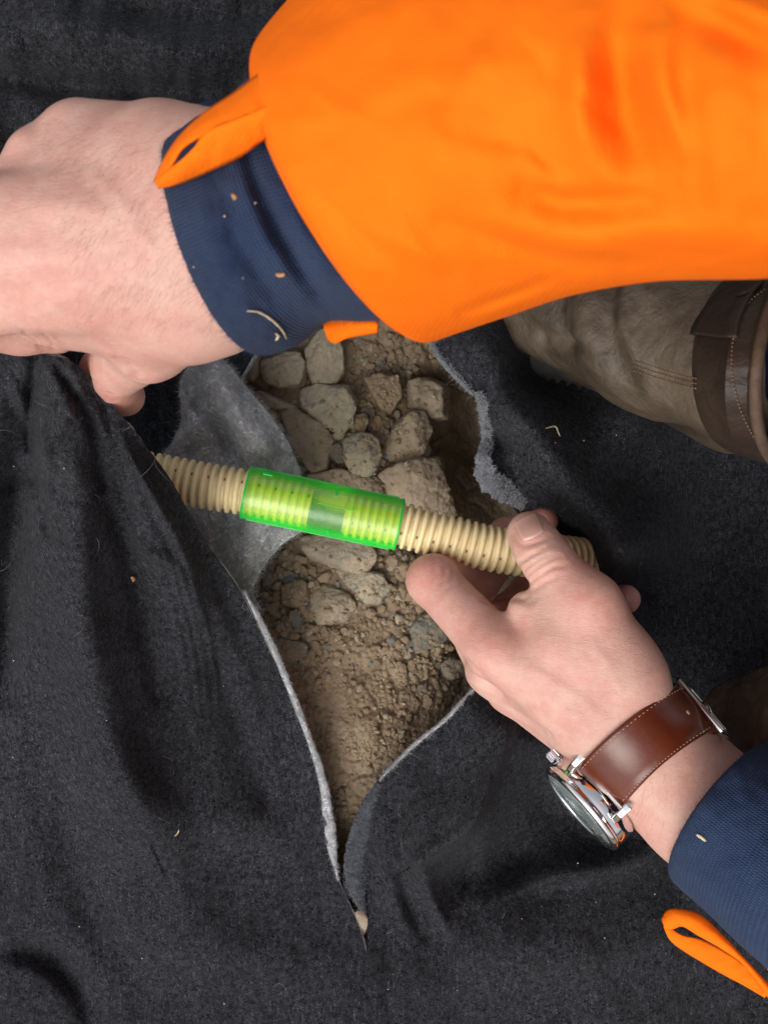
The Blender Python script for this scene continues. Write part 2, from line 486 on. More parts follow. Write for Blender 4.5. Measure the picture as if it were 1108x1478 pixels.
def pipe_mat():
    m = NT('ivory_plastic')
    c = m.mix(m.ramp(m.noise(60, 4), [(0.35, 0.0), (0.7, 1.0)]), (0.86, 0.715, 0.40), (0.81, 0.655, 0.355))
    c = m.mix(m.ramp(m.noise(260, 5, 0.7), [(0.6, 0.0), (0.78, 0.35)]), c, (0.38, 0.27, 0.13))
    gd = m.math('MULTIPLY', m.attr('groove'), m.ramp(m.noise(90, 4, 0.6), [(0.35, 0.08), (0.68, 0.6)]))  # soil tint in the valleys, also painting in the dark groove shading
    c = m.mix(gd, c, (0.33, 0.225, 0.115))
    m.set(Base_Color=c, Roughness=0.45, Specular_IOR_Level=0.45, Subsurface_Weight=0.15, Subsurface_Radius=(0.004, 0.003, 0.0015), Subsurface_Scale=0.4)
    return m.mat
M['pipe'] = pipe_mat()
M['hole'] = plain('slot_dark', (0.16, 0.09, 0.035), 0.8)

def green_mat(name, tint, body, mixb):
    m = NT(name)
    n = m.n
    tr = n.new('ShaderNodeBsdfTransparent'); tr.inputs['Color'].default_value = (*tint, 1)
    di = n.new('ShaderNodeBsdfTranslucent'); di.inputs['Color'].default_value = (*body, 1)
    df = n.new('ShaderNodeBsdfDiffuse'); df.inputs['Color'].default_value = (*body, 1)
    gl = n.new('ShaderNodeBsdfGlossy'); gl.inputs['Roughness'].default_value = 0.28; gl.inputs['Color'].default_value = (1, 1, 1, 1)
    m1 = n.new('ShaderNodeMixShader'); m1.inputs[0].default_value = 0.5; m.lk(di.outputs[0], m1.inputs[1]); m.lk(df.outputs[0], m1.inputs[2])
    lw = n.new('ShaderNodeLayerWeight'); lw.inputs['Blend'].default_value = 0.5
    fac = m.math('ADD', mixb, m.math('MULTIPLY', m.ramp(lw.outputs['Facing'], [(0.22, 0.0), (0.55, 1.0)]), 0.55))
    m2 = n.new('ShaderNodeMixShader'); m.lk(fac, m2.inputs[0]); m.lk(tr.outputs[0], m2.inputs[1]); m.lk(m1.outputs[0], m2.inputs[2])
    frf = m.math('ADD', 0.065, m.math('MULTIPLY', m.math('POWER', lw.outputs['Facing'], 4.0), 0.25))
    bn = m.bump(m.noise(300, 3), 0.15, 0.0006); m.lk(bn, gl.inputs['Normal'])
    m3 = n.new('ShaderNodeMixShader'); m.lk(frf, m3.inputs[0]); m.lk(m2.outputs[0], m3.inputs[1]); m.lk(gl.outputs[0], m3.inputs[2])
    m.lk(m3.outputs[0], m.out.inputs['Surface'])
    return m.mat
M['green'] = green_mat('green_clear_plastic', (1.0, 1.0, 0.42), (0.06, 0.96, 0.12), 0.26)
M['green_edge'] = green_mat('green_plastic_edge', (0.5, 1.0, 0.4), (0.03, 0.85, 0.14), 0.55)

def leather(name, a, b, rough, scale=90, bstr=0.4, worn=None):
    m = NT(name)
    c = m.mix(m.ramp(m.noise(scale, 5, 0.6, 0.4), [(0.33, 0.0), (0.7, 1.0)]), a, b)
    if worn:
        c = m.mix(m.ramp(m.noise(34, 5, 0.65, 0.6), [(0.42, 0.0), (0.66, 0.9)]), c, worn)
        c = m.mix(m.ramp(m.noise(420, 4, 0.7, 0.3, m.mp((1, 0.3, 1), (0, 0, 0.4))), [(0.62, 0.0), (0.76, 0.5)]), c, tuple(x * 1.6 for x in worn))
    n = m.bump(m.noise(500, 5, 0.65), bstr, 0.0006); n = m.bump(m.noise(120, 4, 0.6, 0.8), bstr, 0.0015, n)
    m.set(Base_Color=c, Roughness=rough, Normal=n); return m.mat
M['strap'] = leather('strap_leather', (0.125, 0.024, 0.008), (0.080, 0.014, 0.005), 0.27, 60, 0.08)
M['strap_edge'] = leather('strap_leather_edge', (0.09, 0.018, 0.007), (0.06, 0.012, 0.006), 0.4, 60, 0.1)
M['boot'] = leather('boot_leather', (0.036, 0.024, 0.015), (0.066, 0.046, 0.030), 0.55, 80, 0.7, (0.115, 0.086, 0.060))
M['boot_wet'] = leather('boot_leather_dark', (0.06, 0.041, 0.027), (0.11, 0.078, 0.05), 0.26, 60, 0.4, (0.20, 0.15, 0.10))
M['boot_dark'] = leather('boot_collar_leather', (0.020, 0.0115, 0.0075), (0.036, 0.021, 0.0135), 0.55, 80, 0.5)
M['boot_rim'] = leather('boot_rim_leather', (0.10, 0.062, 0.038), (0.07, 0.040, 0.025), 0.7, 200, 0.6)
M['rubber'] = leather('sole_rubber', (0.016, 0.014, 0.012), (0.03, 0.026, 0.022), 0.65, 150, 0.5)
M['thread_tan'] = plain('tan_thread', (0.17, 0.10, 0.055), 0.8)
M['thread_pale'] = plain('pale_thread', (0.42, 0.27, 0.18), 0.7)
M['steel'] = plain('polished_steel', (0.80, 0.80, 0.80), 0.07, 1.0)
M['steel_dark'] = plain('brushed_steel', (0.45, 0.44, 0.43), 0.25, 1.0)
def glass_mat():
    m = NT('watch_glass'); n = m.n
    tr = n.new('ShaderNodeBsdfTransparent'); tr.inputs['Color'].default_value = (.93, .95, .95, 1)
    gl = n.new('ShaderNodeBsdfGlossy'); gl.inputs['Roughness'].default_value = 0.03
    lw = n.new('ShaderNodeLayerWeight'); lw.inputs['Blend'].default_value = 0.5
    mx = n.new('ShaderNodeMixShader'); m.lk(m.math('ADD', .05, m.math('MULTIPLY', m.math('POWER', lw.outputs['Facing'], 3.0), .45)), mx.inputs[0])
    m.lk(tr.outputs[0], mx.inputs[1]); m.lk(gl.outputs[0], mx.inputs[2]); m.lk(mx.outputs[0], m.out.inputs['Surface']); return m.mat
M['glass'] = glass_mat()
M['dial'] = plain('dial_face', (0.30, 0.33, 0.33), 0.3)
M['dial_mark'] = plain('dial_mark', (0.75, 0.75, 0.72), 0.3, 0.6)
M['straw'] = plain('straw', (0.62, 0.52, 0.34), 0.7)
M['chip'] = plain('wood_chip', (0.45, 0.24, 0.11), 0.8)
M['hair'] = plain('dark_hair', (0.035, 0.02, 0.012), 0.5)
M['armhair'] = plain('arm_hair', (0.26, 0.15, 0.09), 0.5)
M['felt_mid'] = felt('slate_felt', (0.035, 0.038, 0.045), (0.085, 0.092, 0.105), (0.19, 0.20, 0.22), 0.2, 0.05)
M['felt_lip'] = felt('blue_grey_felt', (0.09, 0.097, 0.112), (0.22, 0.235, 0.26), (0.42, 0.44, 0.47), 0.2, 0.05)
# ================================================================== GROUND
def dense_axis(lo, hi, step, far):
    n = int(round((hi - lo) / step)); core = np.linspace(lo, hi, n + 1)
    g = []; x, d = 0.0, step
    while x < far: d *= 1.22; x += d; g.append(x)
    g = np.array(g)
    return np.concatenate([lo - g[::-1], core, hi + g])

def ground_h(X, Y):
    """height of bare soil at world x, y (metres)"""
    px = 554 + X / S(0.0); py = 739 - Y / S(0.0)
    h = 0.006 * fbm(X * 18, Y * 18, 0.3, 4)
    # pit deepens under the right hand lip and the upper end
    h = h - 0.050 * np.exp(-((px - 690) / 80) ** 2 - ((py - 610) / 150) ** 2)
    h = h - 0.010 * np.exp(-((px - 560) / 140) ** 2 - ((py - 560) / 130) ** 2)
    h = h + 0.004 * np.exp(-((px - 500) / 60) ** 2 - ((py - 1000) / 140) ** 2)
    h = h - 0.014 * sstep(560, 700, px) * sstep(830, 900, py) * (1 - sstep(1040, 1120, py))
    h = h - 0.012 * np.exp(-((px - 505) / 30) ** 2 - ((py - 1240) / 60) ** 2)
    h = h - 0.045 * sstep(340, 250, px) * sstep(450, 540, py) * sstep(860, 760, py) * (px > -100)
    inside = np.exp(-((px - 520) / 215) ** 6 - ((py - 870) / 530) ** 6)
    wx = X + 0.004 * pnoise(X * 90, Y * 90, 2.0); wy = Y + 0.004 * pnoise(X * 90, Y * 90, 7.0)
    packed = np.exp(-((px - 490) / 70) ** 2 - ((py - 1010) / 120) ** 2)          # smooth trodden patch
    f1, f2, iD = worley(wx * 75, wy * 75, 1)
    big = np.clip((f2 - f1) * 4, 0, 1)
    h = h + inside * (1 - 0.8 * packed) * (0.0022 * (big ** 0.6 - 1) + 0.0045 * (iD - 0.5) * big)
    wx2 = X + 0.0015 * pnoise(X * 300, Y * 300, 3.0); wy2 = Y + 0.0015 * pnoise(X * 300, Y * 300, 8.0)
    g1, g2, iE = worley(wx2 * 210, wy2 * 210, 2)
    sm = np.clip((g2 - g1) * 3.5, 0, 1)
    zone = np.clip(0.30 + 0.9 * fbm(X * 40, Y * 40, 4.0, 3) + 0.5 * sstep(540, 640, px) * sstep(820, 900, py), 0, 1) * (1 - 0.85 * packed)
    h = h + inside * zone * (0.0015 * (sm ** 0.7 - 1) + 0.0026 * (iE - 0.5) * sm)
    h = h + inside * 0.0008 * fbm(X * 500, Y * 500, 1.0, 3)
    return h - 0.035 * (1 - inside)

gx = dense_axis(-0.075, 0.055, 0.00055, 3.0); gy = dense_axis(-0.200, 0.100, 0.00055, 3.0)
GX, GY = np.meshgrid(gx, gy)
GH = ground_h(GX, GY)
ground = mesh_obj('ground', np.stack([GX, GY, GH], -1), grid_faces(len(gy), len(gx)), M['soil'])
tag(ground, kind='structure')

# ================================================================== STONES
def convex_stone(outline, z0, thick, facets=7, p=9, seed=0, rough=0.05, tilt=(0, 0), sub=64):
    """a broken stone: outline in photo pixels (seen from above), faceted top, rough skin"""
    r = np.random.default_rng(seed)
    o = np.asarray(outline, float); c = o.mean(0); s = S(z0)
    q = (o - c) * [s, -s]
    if np.sum(q[:, 0] * np.roll(q[:, 1], -1) - np.roll(q[:, 0], -1) * q[:, 1]) < 0: q = q[::-1]
    N, H = [], []
    e = np.roll(q, -1, 0) - q
    for a, d in zip(q, e):
        n = np.array([d[1], -d[0]]); n /= np.linalg.norm(n) + 1e-12
        up = r.uniform(-0.1, 0.30); v = np.array([n[0], n[1], up]); v /= np.linalg.norm(v)
        N.append(v); H.append(max(float(n @ a), 1e-4) * 1.17)
    hz = thick / 2
    R0 = np.linalg.norm(q, axis=1).mean()
    N.append(np.array([tilt[0], tilt[1], 1.0]) / np.linalg.norm([tilt[0], tilt[1], 1.0])); H.append(hz)
    N.append(np.array([0, 0, -1.0])); H.append(hz)
    for k in range(facets):
        a = r.uniform(0, 2*np.pi); el = r.uniform(0.95, 1.42)
        v = np.array([math.cos(a) * math.cos(el), math.sin(a) * math.cos(el), math.sin(el)])
        N.append(v); H.append(math.sqrt((R0 * math.cos(el)) ** 2 + (hz * math.sin(el)) ** 2) * r.uniform(0.84, 1.05))
    N = np.array(N); H = np.array(H)
    th = np.linspace(0, np.pi, sub + 1); ph = np.linspace(0, 2*np.pi, sub * 2, endpoint=False)
    T, PH = np.meshgrid(th, ph, indexing='ij')
    D = np.stack([np.cos(T), np.sin(T) * np.cos(PH), np.sin(T) * np.sin(PH)], -1)
    D /= np.linalg.norm(D, axis=-1)[..., None]
    k = np.clip(D @ N.T / H, 0, None)
    rad = (k ** p).sum(-1) ** (-1 / p)
    rad = np.minimum(rad, 1.7 * R0)
    V = D * rad[..., None]
    f = 1.6 / max(R0, 1e-4)
    nz = fbm(V[..., 0] * f + seed, V[..., 1] * f, V[..., 2] * f, 4, 0.55)
    rg = np.abs(fbm(V[..., 0] * f * 2.2 + seed, V[..., 1] * f * 2.2, V[..., 2] * f * 2.2 + 4, 4, 0.6))
    V = V * (1 + rough * nz[..., None] - rough * 0.9 * rg[..., None])
    V += np.array([*P(c[0], c[1], z0)])
    return V.reshape(-1, 3), grid_faces(sub + 1, sub * 2, True)

STONES = [
 # name, outline, z, thickness, material, seed, tilt, label
 ('stone', [(383,520),(402,512),(430,516),(441,538),(436,556),(410,560),(384,548)], .012, .024, 'st_tan', 11, (0,.1), 'blocky tan stone just below the bottom edge of the navy cuff'),
 ('stone', [(446,500),(460,482),(478,478),(492,500),(494,535),(480,556),(455,558),(446,530)], .016, .03, 'st_green', 12, (-.1,0), 'tall greenish-grey stone under the small orange tab of the sleeve'),
 ('stone', [(440,565),(470,558),(500,562),(510,580),(505,612),(488,624),(462,610),(440,592)], .012, .026, 'st_green', 23, (0,-.1), 'rounded greenish stone in the middle of the upper stone cluster'),
 ('stone_slab', [(386,593),(412,589),(442,600),(470,618),(481,632),(478,652),(468,680),(455,697),(440,697),(420,640)], .016, .020, 'st_brown', 14, (.05,.1), 'large flat triangular slab with a pale spot beside the grey felt flap'),
 ('stone', [(497,632),(520,626),(542,638),(547,662),(538,682),(520,690),(506,676),(496,655)], .012, .024, 'st_green', 25, (0,0), 'egg-sized greenish stone directly above the green coupler'),
 ('stone_slab', [(360,555),(385,566),(410,562),(440,566),(437,585),(405,590),(380,590),(362,575)], .010, .016, 'st_tan', 16, (0,-.3), 'crumbly tan slab lying between the blocky stone and the triangular slab'),
 ('stone', [(478,648),(488,640),(500,655),(498,666),(484,669),(477,660)], .010, .014, 'st_blue', 17, (0,0), 'small blue-grey chip wedged against the triangular slab'),
 ('stone', [(543,690),(565,674),(600,664),(632,666),(640,690),(652,735),(630,752),(590,742),(556,725)], .004, .030, 'st_brown', 18, (.05,.05), 'big brown block above the right end of the green coupler'),
 ('stone', [(575,610),(590,596),(612,598),(620,622),(606,655),(586,672),(560,665),(556,640)], -.002, .026, 'st_brown', 19, (-.2,.1), 'long brown stone in the shade behind the big brown block'),
 ('stone', [(452,690),(500,682),(540,690),(552,712),(530,740),(480,735),(456,712)], .004, .022, 'st_brown', 20, (0,.1), 'flat brown stone half hidden under the green coupler'),
 ('stone', [(346,520),(360,512),(378,516),(376,540),(366,550),(350,546)], .010, .022, 'st_tan', 21, (.2,0), 'tan stone at the dark corner between hand, cuff and grey flap'),
 ('stone', [(503,612),(512,600),(526,598),(530,612),(524,624),(508,628)], .010, .014, 'clod', 22, (0,0), 'small brown lump touching the rounded greenish stone'),
 ('stone', [(445,778),(480,770),(530,776),(541,800),(530,824),(490,820),(452,806)], .012, .024, 'st_tan', 31, (0,-.15), 'broad tan stone right below the green coupler'),
 ('stone', [(488,824),(515,820),(548,826),(560,848),(548,868),(530,868),(505,846)], .010, .022, 'st_green', 32, (.15,-.3), 'tilted stone with blue-green face below the broad tan stone'),
 ('stone', [(448,862),(470,846),(500,856),(512,878),(500,896),(465,900),(446,885)], .004, .020, 'st_tan', 33, (0,0), 'half buried dusty tan stone in the middle of the bare soil'),
 ('stone', [(386,925),(410,920),(440,926),(442,946),(420,957),(396,952)], .004, .016, 'st_blue', 34, (-.1,.2), 'stone with blue face half buried beside the long cut edge'),
 ('stone', [(421,884),(432,880),(438,893),(434,908),(424,908),(419,896)], .004, .012, 'st_blue', 35, (0,0), 'tiny blue chip above the half buried blue-faced stone'),
 ('stone', [(592,905),(606,885),(632,880),(652,896),(648,918),(625,930),(600,932)], .000, .024, 'st_blue', 36, (-.25,.1), 'dark blue-grey rock under the knuckle of the lower hand'),
 ('stone', [(636,958),(650,946),(666,952),(668,972),(652,980),(640,974)], -.002, .018, 'st_blue', 37, (0,0), 'dark blue stone tucked by the lower hand and felt edge'),
 ('stone', [(376,826),(386,818),(393,828),(390,842),(379,846)], .006, .012, 'st_blue', 38, (0,0), 'small dark chip at the bend of the grey flap'),
 ('earth_clod', [(520,555),(545,542),(572,548),(578,572),(566,590),(557,604),(548,588),(530,580)], .008, .012, 'clod', 39, (0,.1), 'cracked plate of dry earth right of the stone cluster'),
 ('earth_clod', [(406,846),(430,838),(446,846),(448,866),(432,880),(410,872)], .005, .016, 'clod', 40, (0,0), 'rounded lump of dry earth left of the half buried tan stone'),
 ('stone', [(600,650),(612,640),(622,650),(620,664),(606,668)], .004, .016, 'st_tan', 41, (0,0), 'pebble against the long shaded brown stone'),
 ('stone', [(588,560),(612,548),(640,560),(640,600),(615,604),(592,590)], -.010, .024, 'st_brown', 42, (0,0), 'brown stone deep in the shade under the right felt edge'),
]
def SZ(ol, th):
    c = np.mean(ol, 0); w = P(c[0], c[1], 0.0)
    return float(ground_h(w[0], w[1])) * .6 - th * .16 + .001
SV, SF, so = [], [], 0
for nm, ol, z, th, mt, sd, tl, lab in STONES:
    V, F = convex_stone(ol, SZ(ol, th), th, 6, 26, sd, 0.065, tl)
    o = mesh_obj(nm, V, F, M[mt]); tag(o, lab, 'stone' if nm != 'earth_clod' else 'earth clod', 'stones and clods lying in the opening')
    SV.append(V); SF.append(F + so); so += len(V)
SVa = np.concatenate(SV); SFa = np.concatenate(SF)
stone_tree = bvh(SVa, SFa)
ci = [np.argmin(abs(gx + 0.075)), np.argmin(abs(gx - 0.055))]; cj = [np.argmin(abs(gy + 0.2)), np.argmin(abs(gy - 0.1))]

def soil_z(x, y):
    i = np.clip(np.searchsorted(gx, x), 0, len(gx) - 1); j = np.clip(np.searchsorted(gy, y), 0, len(gy) - 1)
    return GH[j, i]

# crumbs of earth: nobody could count them
def crumbs():
    b = MB(); r = np.random.default_rng(21)
    base_t = np.linspace(0, np.pi, 6); base_p = np.linspace(0, 2*np.pi, 8, endpoint=False)
    T, Q = np.meshgrid(base_t, base_p, indexing='ij')
    D = np.stack([np.sin(T)*np.cos(Q), np.sin(T)*np.sin(Q), np.cos(T)], -1).reshape(-1, 3)
    F = grid_faces(6, 8, True)
    zones = [  # px, py, spread x, spread y, count, size lo, hi (mm)
     (600, 850, 42, 50, 260, .7, 2.6), (612, 960, 40, 60, 420, .5, 2.2), (560, 1050, 40, 60, 240, .4, 1.4), (420, 840, 45, 45, 200, .7, 3.0),
     (470, 930, 60, 50, 260, .4, 1.8), (440, 900, 40, 40, 120, .6, 2.6), (545, 620, 40, 45, 220, .7, 3.0), (560, 560, 50, 50, 160, .6, 2.4),
     (470, 620, 60, 60, 160, .6, 2.2), (480, 1180, 25, 50, 160, .5, 1.8), (500, 880, 90, 120, 260, .4, 1.5), (500, 680, 60, 30, 90, .6, 2.4),
     (560, 520, 60, 40, 160, .5, 2.0), (590, 640, 40, 50, 90, .7, 2.4), (400, 900, 20, 60, 90, .6, 2.4), (500, 1060, 40, 80, 160, .3, 1.0)]
    for cx, cy, sx, sy, n, lo, hi in zones:
        for k in range(n):
            px, py = cx + r.normal() * sx * .6, cy + r.normal() * sy * .6
            w = P(px, py, 0.0); x, y = w[0], w[1]
            if not (-.075 < x < .055 and -.2 < y < .1): continue
            sz = (lo + (hi - lo) * r.random() ** 2.2) * 1e-3
            z = soil_z(x, y)
            hit = stone_tree.ray_cast(Vector((x, y, .2)), Vector((0, 0, -1)))
            if hit[0] is not None and hit[0].z > z:
                if sz > .0012 or r.random() < .6: continue
                z = hit[0].z
            pl = r.normal(size=(9, 3)); pl /= np.linalg.norm(pl, axis=1)[:, None]
            kk = np.clip(D @ pl.T / r.uniform(.65, 1.0, 9), 0, None); rad = ((kk ** 8).sum(1) + .02) ** (-1 / 8)
            v = D * np.minimum(rad, 1.5)[:, None] * sz * [r.uniform(.8, 1.3), r.uniform(.8, 1.2), r.uniform(.55, .9)]
            a = r.uniform(0, 6.28); ca, sa = math.cos(a), math.sin(a)
            v = np.stack([v[:, 0]*ca - v[:, 1]*sa, v[:, 0]*sa + v[:, 1]*ca, v[:, 2]], 1)
            b.add(v + [x, y, z + sz * .3], F, 0 if r.random() < .8 else (1 if r.random() < .75 else 2))
    o = b.build('earth_crumbs', [M['clod'], M['st_tan'], M['st_blue']], None, False)
    tag(o, 'loose crumbs of dry brown earth scattered between the stones', 'earth crumbs', kind='stuff')
crumbs()

# ================================================================== GEOTEXTILE
LEFT_EDGE = [(498,-100),(500,-40),(503,0),(508,50),(515,85),(530,115),(560,142),(590,168),(640,208),(690,245),(740,273),(790,303),(850,345),(900,370),(960,398),(1020,423),(1080,446),(1150,464),(1200,473),(1240,482),(1275,490),(1310,506),(1335,517),(1368,527)]
RIGHT_EDGE = [(300,560),(400,592),(490,620),(520,640),(545,660),(565,683),(590,694),(620,701),(655,694),(690,690),(705,703),(735,742),(800,758),(870,742),(950,705),(995,682),(1040,640),(1072,600),(1110,560),(1140,538),(1180,520),(1220,506),(1260,495),(1290,498),(1306,507),(1322,522),(1340,528),(1368,527)]
zA = rbf([ (-800,495,.09),(-300,495,.13),(-100,500,.145),(0,505,.15),(60,512,.146),(110,525,.158),(140,560,.153),(168,590,.142),(202,640,.122),(238,690,.110),(268,740,.094),(303,790,.076),(345,850,.056),(370,900,.046),(398,960,.036),(424,1020,.028),(446,1080,.022),(464,1150,.017),(476,1200,.014),(490,1275,.011),(526,1350,.009),
   (110,650,.132),(40,650,.125),(-60,650,.10),(120,800,.098),(30,800,.085),(-60,800,.05),(200,800,.094),(250,900,.062),(130,950,.066),(20,950,.048),(-80,950,.03),(330,1000,.036),(200,1100,.036),(80,1100,.034),(0,1100,.026),(350,1200,.018),(220,1250,.018),(80,1250,.016),(0,1300,.008),(400,1300,.011),(300,1400,.009),(150,1450,.004),(20,1450,.004),(420,1450,.008),(526,1450,.008),(526,1600,.004),(100,1800,.0),(-500,900,.0),(-600,1500,.0),(400,1900,.0),(526,1950,.0)])
zR = rbf([ (560,300,.03),(592,400,.045),(620,490,.055),(660,545,.058),(694,590,.060),(700,640,.062),(690,690,.064),(742,735,.050),(758,800,.030),(742,870,.022),(705,950,.022),(682,995,.034),(640,1040,.034),(600,1072,.032),(560,1110,.028),(520,1180,.022),(500,1250,.014),(506,1290,.010),(526,1350,.009),
   (694,474,.058),(712,510,.058),(770,540,.018),(850,575,.018),(752,600,.066),(820,680,.066),(790,640,.062),(740,640,.058),(858,740,.064),(886,810,.064),(915,815,.058),(870,790,.060),(886,870,.042),(800,760,.040),(790,805,.026),(838,806,.030),(832,760,.046),(900,700,.042),(960,700,.024),(900,600,.040),(860,620,.040),(1000,620,.012),(1000,800,.004),(1080,900,.0),(900,850,.016),(850,920,.004),(960,930,-.002),(800,990,.006),(760,1000,.016),(742,1055,.042),(702,1145,.046),(680,1192,.046),(605,1243,.036),(640,1120,.034),(580,1170,.026),
   (780,1150,.006),(860,1200,-.004),(730,1230,.004),(660,1262,.012),(560,1230,.022),(560,1300,.014),(640,1330,.012),(720,1320,.014),(820,1300,.010),(900,1330,.004),(1000,1400,.0),(600,1420,.012),(700,1450,.010),(850,1460,.006),(526,1450,.008),(526,1600,.004),(700,1900,.0),(1100,1800,.0),(1500,1200,.0),(1500,700,.0),(1500,300,.0),(900,100,.0),(600,-200,.0),(1300,-300,.0),(526,1950,.0)])

def fA_(x, y):
    z = zA(x, y)
    z = z + ridge(x, y, [(70,540),(95,640),(105,760),(120,900),(150,1050),(210,1200)], .017, 38, 50)
    z = z + ridge(x, y, [(40,600),(28,720),(15,850),(10,1000)], -.018, 20, 26)
    z = z + ridge(x, y, [(-10,560),(-20,700),(-40,900)], .012, 30)
    z = z + ridge(x, y, [(100,540),(160,640),(215,720),(260,820),(300,930)], .009, 22, 30)
    z = z + ridge(x, y, [(125,570),(150,660),(178,740),(200,860),(230,1000)], -.010, 20, 22)
    z = z + ridge(x, y, [(150,600),(200,690),(250,770),(310,880),(370,1010)], .004, 16, 24)
    z = z + ridge(x, y, [(30,680),(70,640),(100,600)], .006, 16, 14)
    z = z + ridge(x, y, [(52,520),(44,600),(52,690),(70,770)], -.009, 11, 9) + ridge(x, y, [(84,530),(128,610),(150,700)], -.008, 9, 9) + ridge(x, y, [(150,590),(176,660),(220,740),(270,830)], -.006, 9, 11) + ridge(x, y, [(190,760),(215,800),(240,812)], .004, 9)
    z = z + ridge(x, y, [(0,700),(60,690),(110,720)], -.005, 14, 14)
    for k, o in enumerate((0, 14, 28, 41)):
        z = z + ridge(x, y, [(225+o,800),(240+o,850),(262+o,930),(272+o,1010)], .0022, 6, 7)
    z = z + ridge(x, y, [(120,1120),(260,1180),(420,1200)], .005, 40)
    z = z + ridge(x, y, [(0,1370),(70,1385),(120,1440),(130,1478)], -.008, 26, 18)
    z = z + ridge(x, y, [(140,1350),(220,1330),(360,1380),(500,1400)], .004, 40)
    z = z + ridge(x, y, [(150,960),(180,1100),(250,1260),(330,1380)], .006, 46, 60) + ridge(x, y, [(60,1000),(80,1150),(130,1300),(190,1420)], -.006, 34, 40) + ridge(x, y, [(290,900),(330,1020),(380,1150)], -.004, 20, 26)
    z = z + ridge(x, y, [(20,560),(60,640),(60,720)], .006, 12, 10) + ridge(x, y, [(110,560),(135,640),(160,700),(200,800)], .005, 10, 10)
    z0 = zA(x, y); z = z0 + 1.35 * (z - z0)
    return z + fold_noise(x, y)

def fR_(x, y):
    z = zR(x, y)
    z = z + ridge(x, y, [(708,500),(752,595),(815,690),(866,760),(884,830)], .008, 26, 24)
    z = z + ridge(x, y, [(690,600),(730,655),(770,690)], -.006, 14, 18)
    z = z + ridge(x, y, [(700,655),(745,665),(790,715)], .006, 16, 14)
    z = z + ridge(x, y, [(745,1050),(712,1120),(680,1192),(606,1243)], .011, 30, 14)
    fl = spline([(742,1040),(712,1120),(680,1192),(640,1225),(602,1246)], 30)
    dd, sg, tt = poly_dist(x, y, fl); sd_ = dd * sg
    z = z - .024 * sstep(0, 14, sd_) * np.exp(-(sd_ / 120) ** 2) * np.sin(np.pi * np.clip(tt, .08, .95)) ** .5
    z = z + ridge(x, y, [(606,1246),(620,1290),(646,1345)], .008, 11, 11)
    z = z + ridge(x, y, [(590,1225),(585,1290),(610,1350)], -.006, 14, 10)
    z = z + ridge(x, y, [(556,1180),(556,1250),(580,1330)], .006, 14, 16)
    z = z + ridge(x, y, [(700,1215),(690,1260),(650,1330)], .004, 12, 8)
    z = z + ridge(x, y, [(960,1225),(880,1250),(790,1265),(700,1300)], .009, 18, 26)
    z = z + ridge(x, y, [(760,1120),(800,1180),(880,1220)], -.004, 30)
    z = z + ridge(x, y, [(690,1370),(800,1380),(950,1350)], .004, 40)
    z = z + ridge(x, y, [(562,1350),(556,1420),(566,1478)], -.003, 8)
    z = z + .016 * np.exp(-((x - 890) / 24) ** 2 - ((y - 815) / 46) ** 2)
    for xx, yy, rr, dz in ((806, 806, 50, -.010), (735, 800, 40, -.010)):
        z = z + dz * np.exp(-((x - xx) / rr) ** 2 - ((y - yy) / 30) ** 2)
    return z + fold_noise(x, y)

def fA(x, y):
    w = sstep(1372, 1430, y) * np.exp(-((x - 527) / 70) ** 2) + .0
    w = np.maximum(w, sstep(1366, 1380, y) * np.exp(-((x - 527) / 14) ** 2))
    return fA_(x, y) * (1 - w) + w * .5 * (fA_(x, y) + fR_(x, y)) - .0003 * (x > 528)
def fR(x, y):
    w = sstep(1372, 1430, y) * np.exp(-((x - 527) / 70) ** 2) + .0
    w = np.maximum(w, sstep(1366, 1380, y) * np.exp(-((x - 527) / 14) ** 2))
    return fR_(x, y) * (1 - w) + w * .5 * (fA_(x, y) + fR_(x, y))
def fold_noise(x, y):
    return 0.0042 * fbm(x / 130, y / 240, 0.7, 3) + 0.0006 * fbm(x / 22, y / 40, 3.7, 3)

def sheet_rows(xl, xr, ys, nc, edge_pow, fz, left_edge):
    """rows of points from xl(y) to xr(y); the grid is finest at the cut edge and in the picture"""
    u = np.linspace(0, 1, nc)
    u = np.where(u < .8, u / .8 * .62, .62 + (u - .8) / .2 * .38) if not left_edge else 1 - np.where(u < .8, u / .8 * .62, .62 + (u - .8) / .2 * .38)[::1]
    if left_edge: u = u[::-1]
    X = xl[:, None] + (xr - xl)[:, None] * u[None]
    Y = np.broadcast_to(ys[:, None], X.shape)
    return X, Y

def yaxis(y0, y1, step, pad0, pad1):
    core = np.arange(y0, y1, step)
    a = y0 - np.cumsum(step * 1.15 ** np.arange(1, pad0)); b = y1 + np.cumsum(step * 1.15 ** np.arange(0, pad1))
    return np.concatenate([a[::-1], core, b])

felt = MB()
def add_sheet(X, Y, Z):
    V = P(X, Y, Z); F = grid_faces(*X.shape)
    n = np.cross(V[0, 1] - V[0, 0], V[1, 0] - V[0, 0])
    V = V.reshape(-1, 3)
    n = vnormals(V, F)[:, 2].mean()
    if n < 0: F = F[:, ::-1]
    felt.add(V, F); return V, F

ys = yaxis(500, 1478, 2.6, 2, 24)
xe = np.where(ys < 1368, interp_y(LEFT_EDGE, ys), np.minimum(527 + (ys - 1368) * .3, 533)); xl = np.minimum(-420, xe - 330)
X, Y = sheet_rows(xl, xe, ys, 330, 1, None, True)
Z = fA(X, Y)
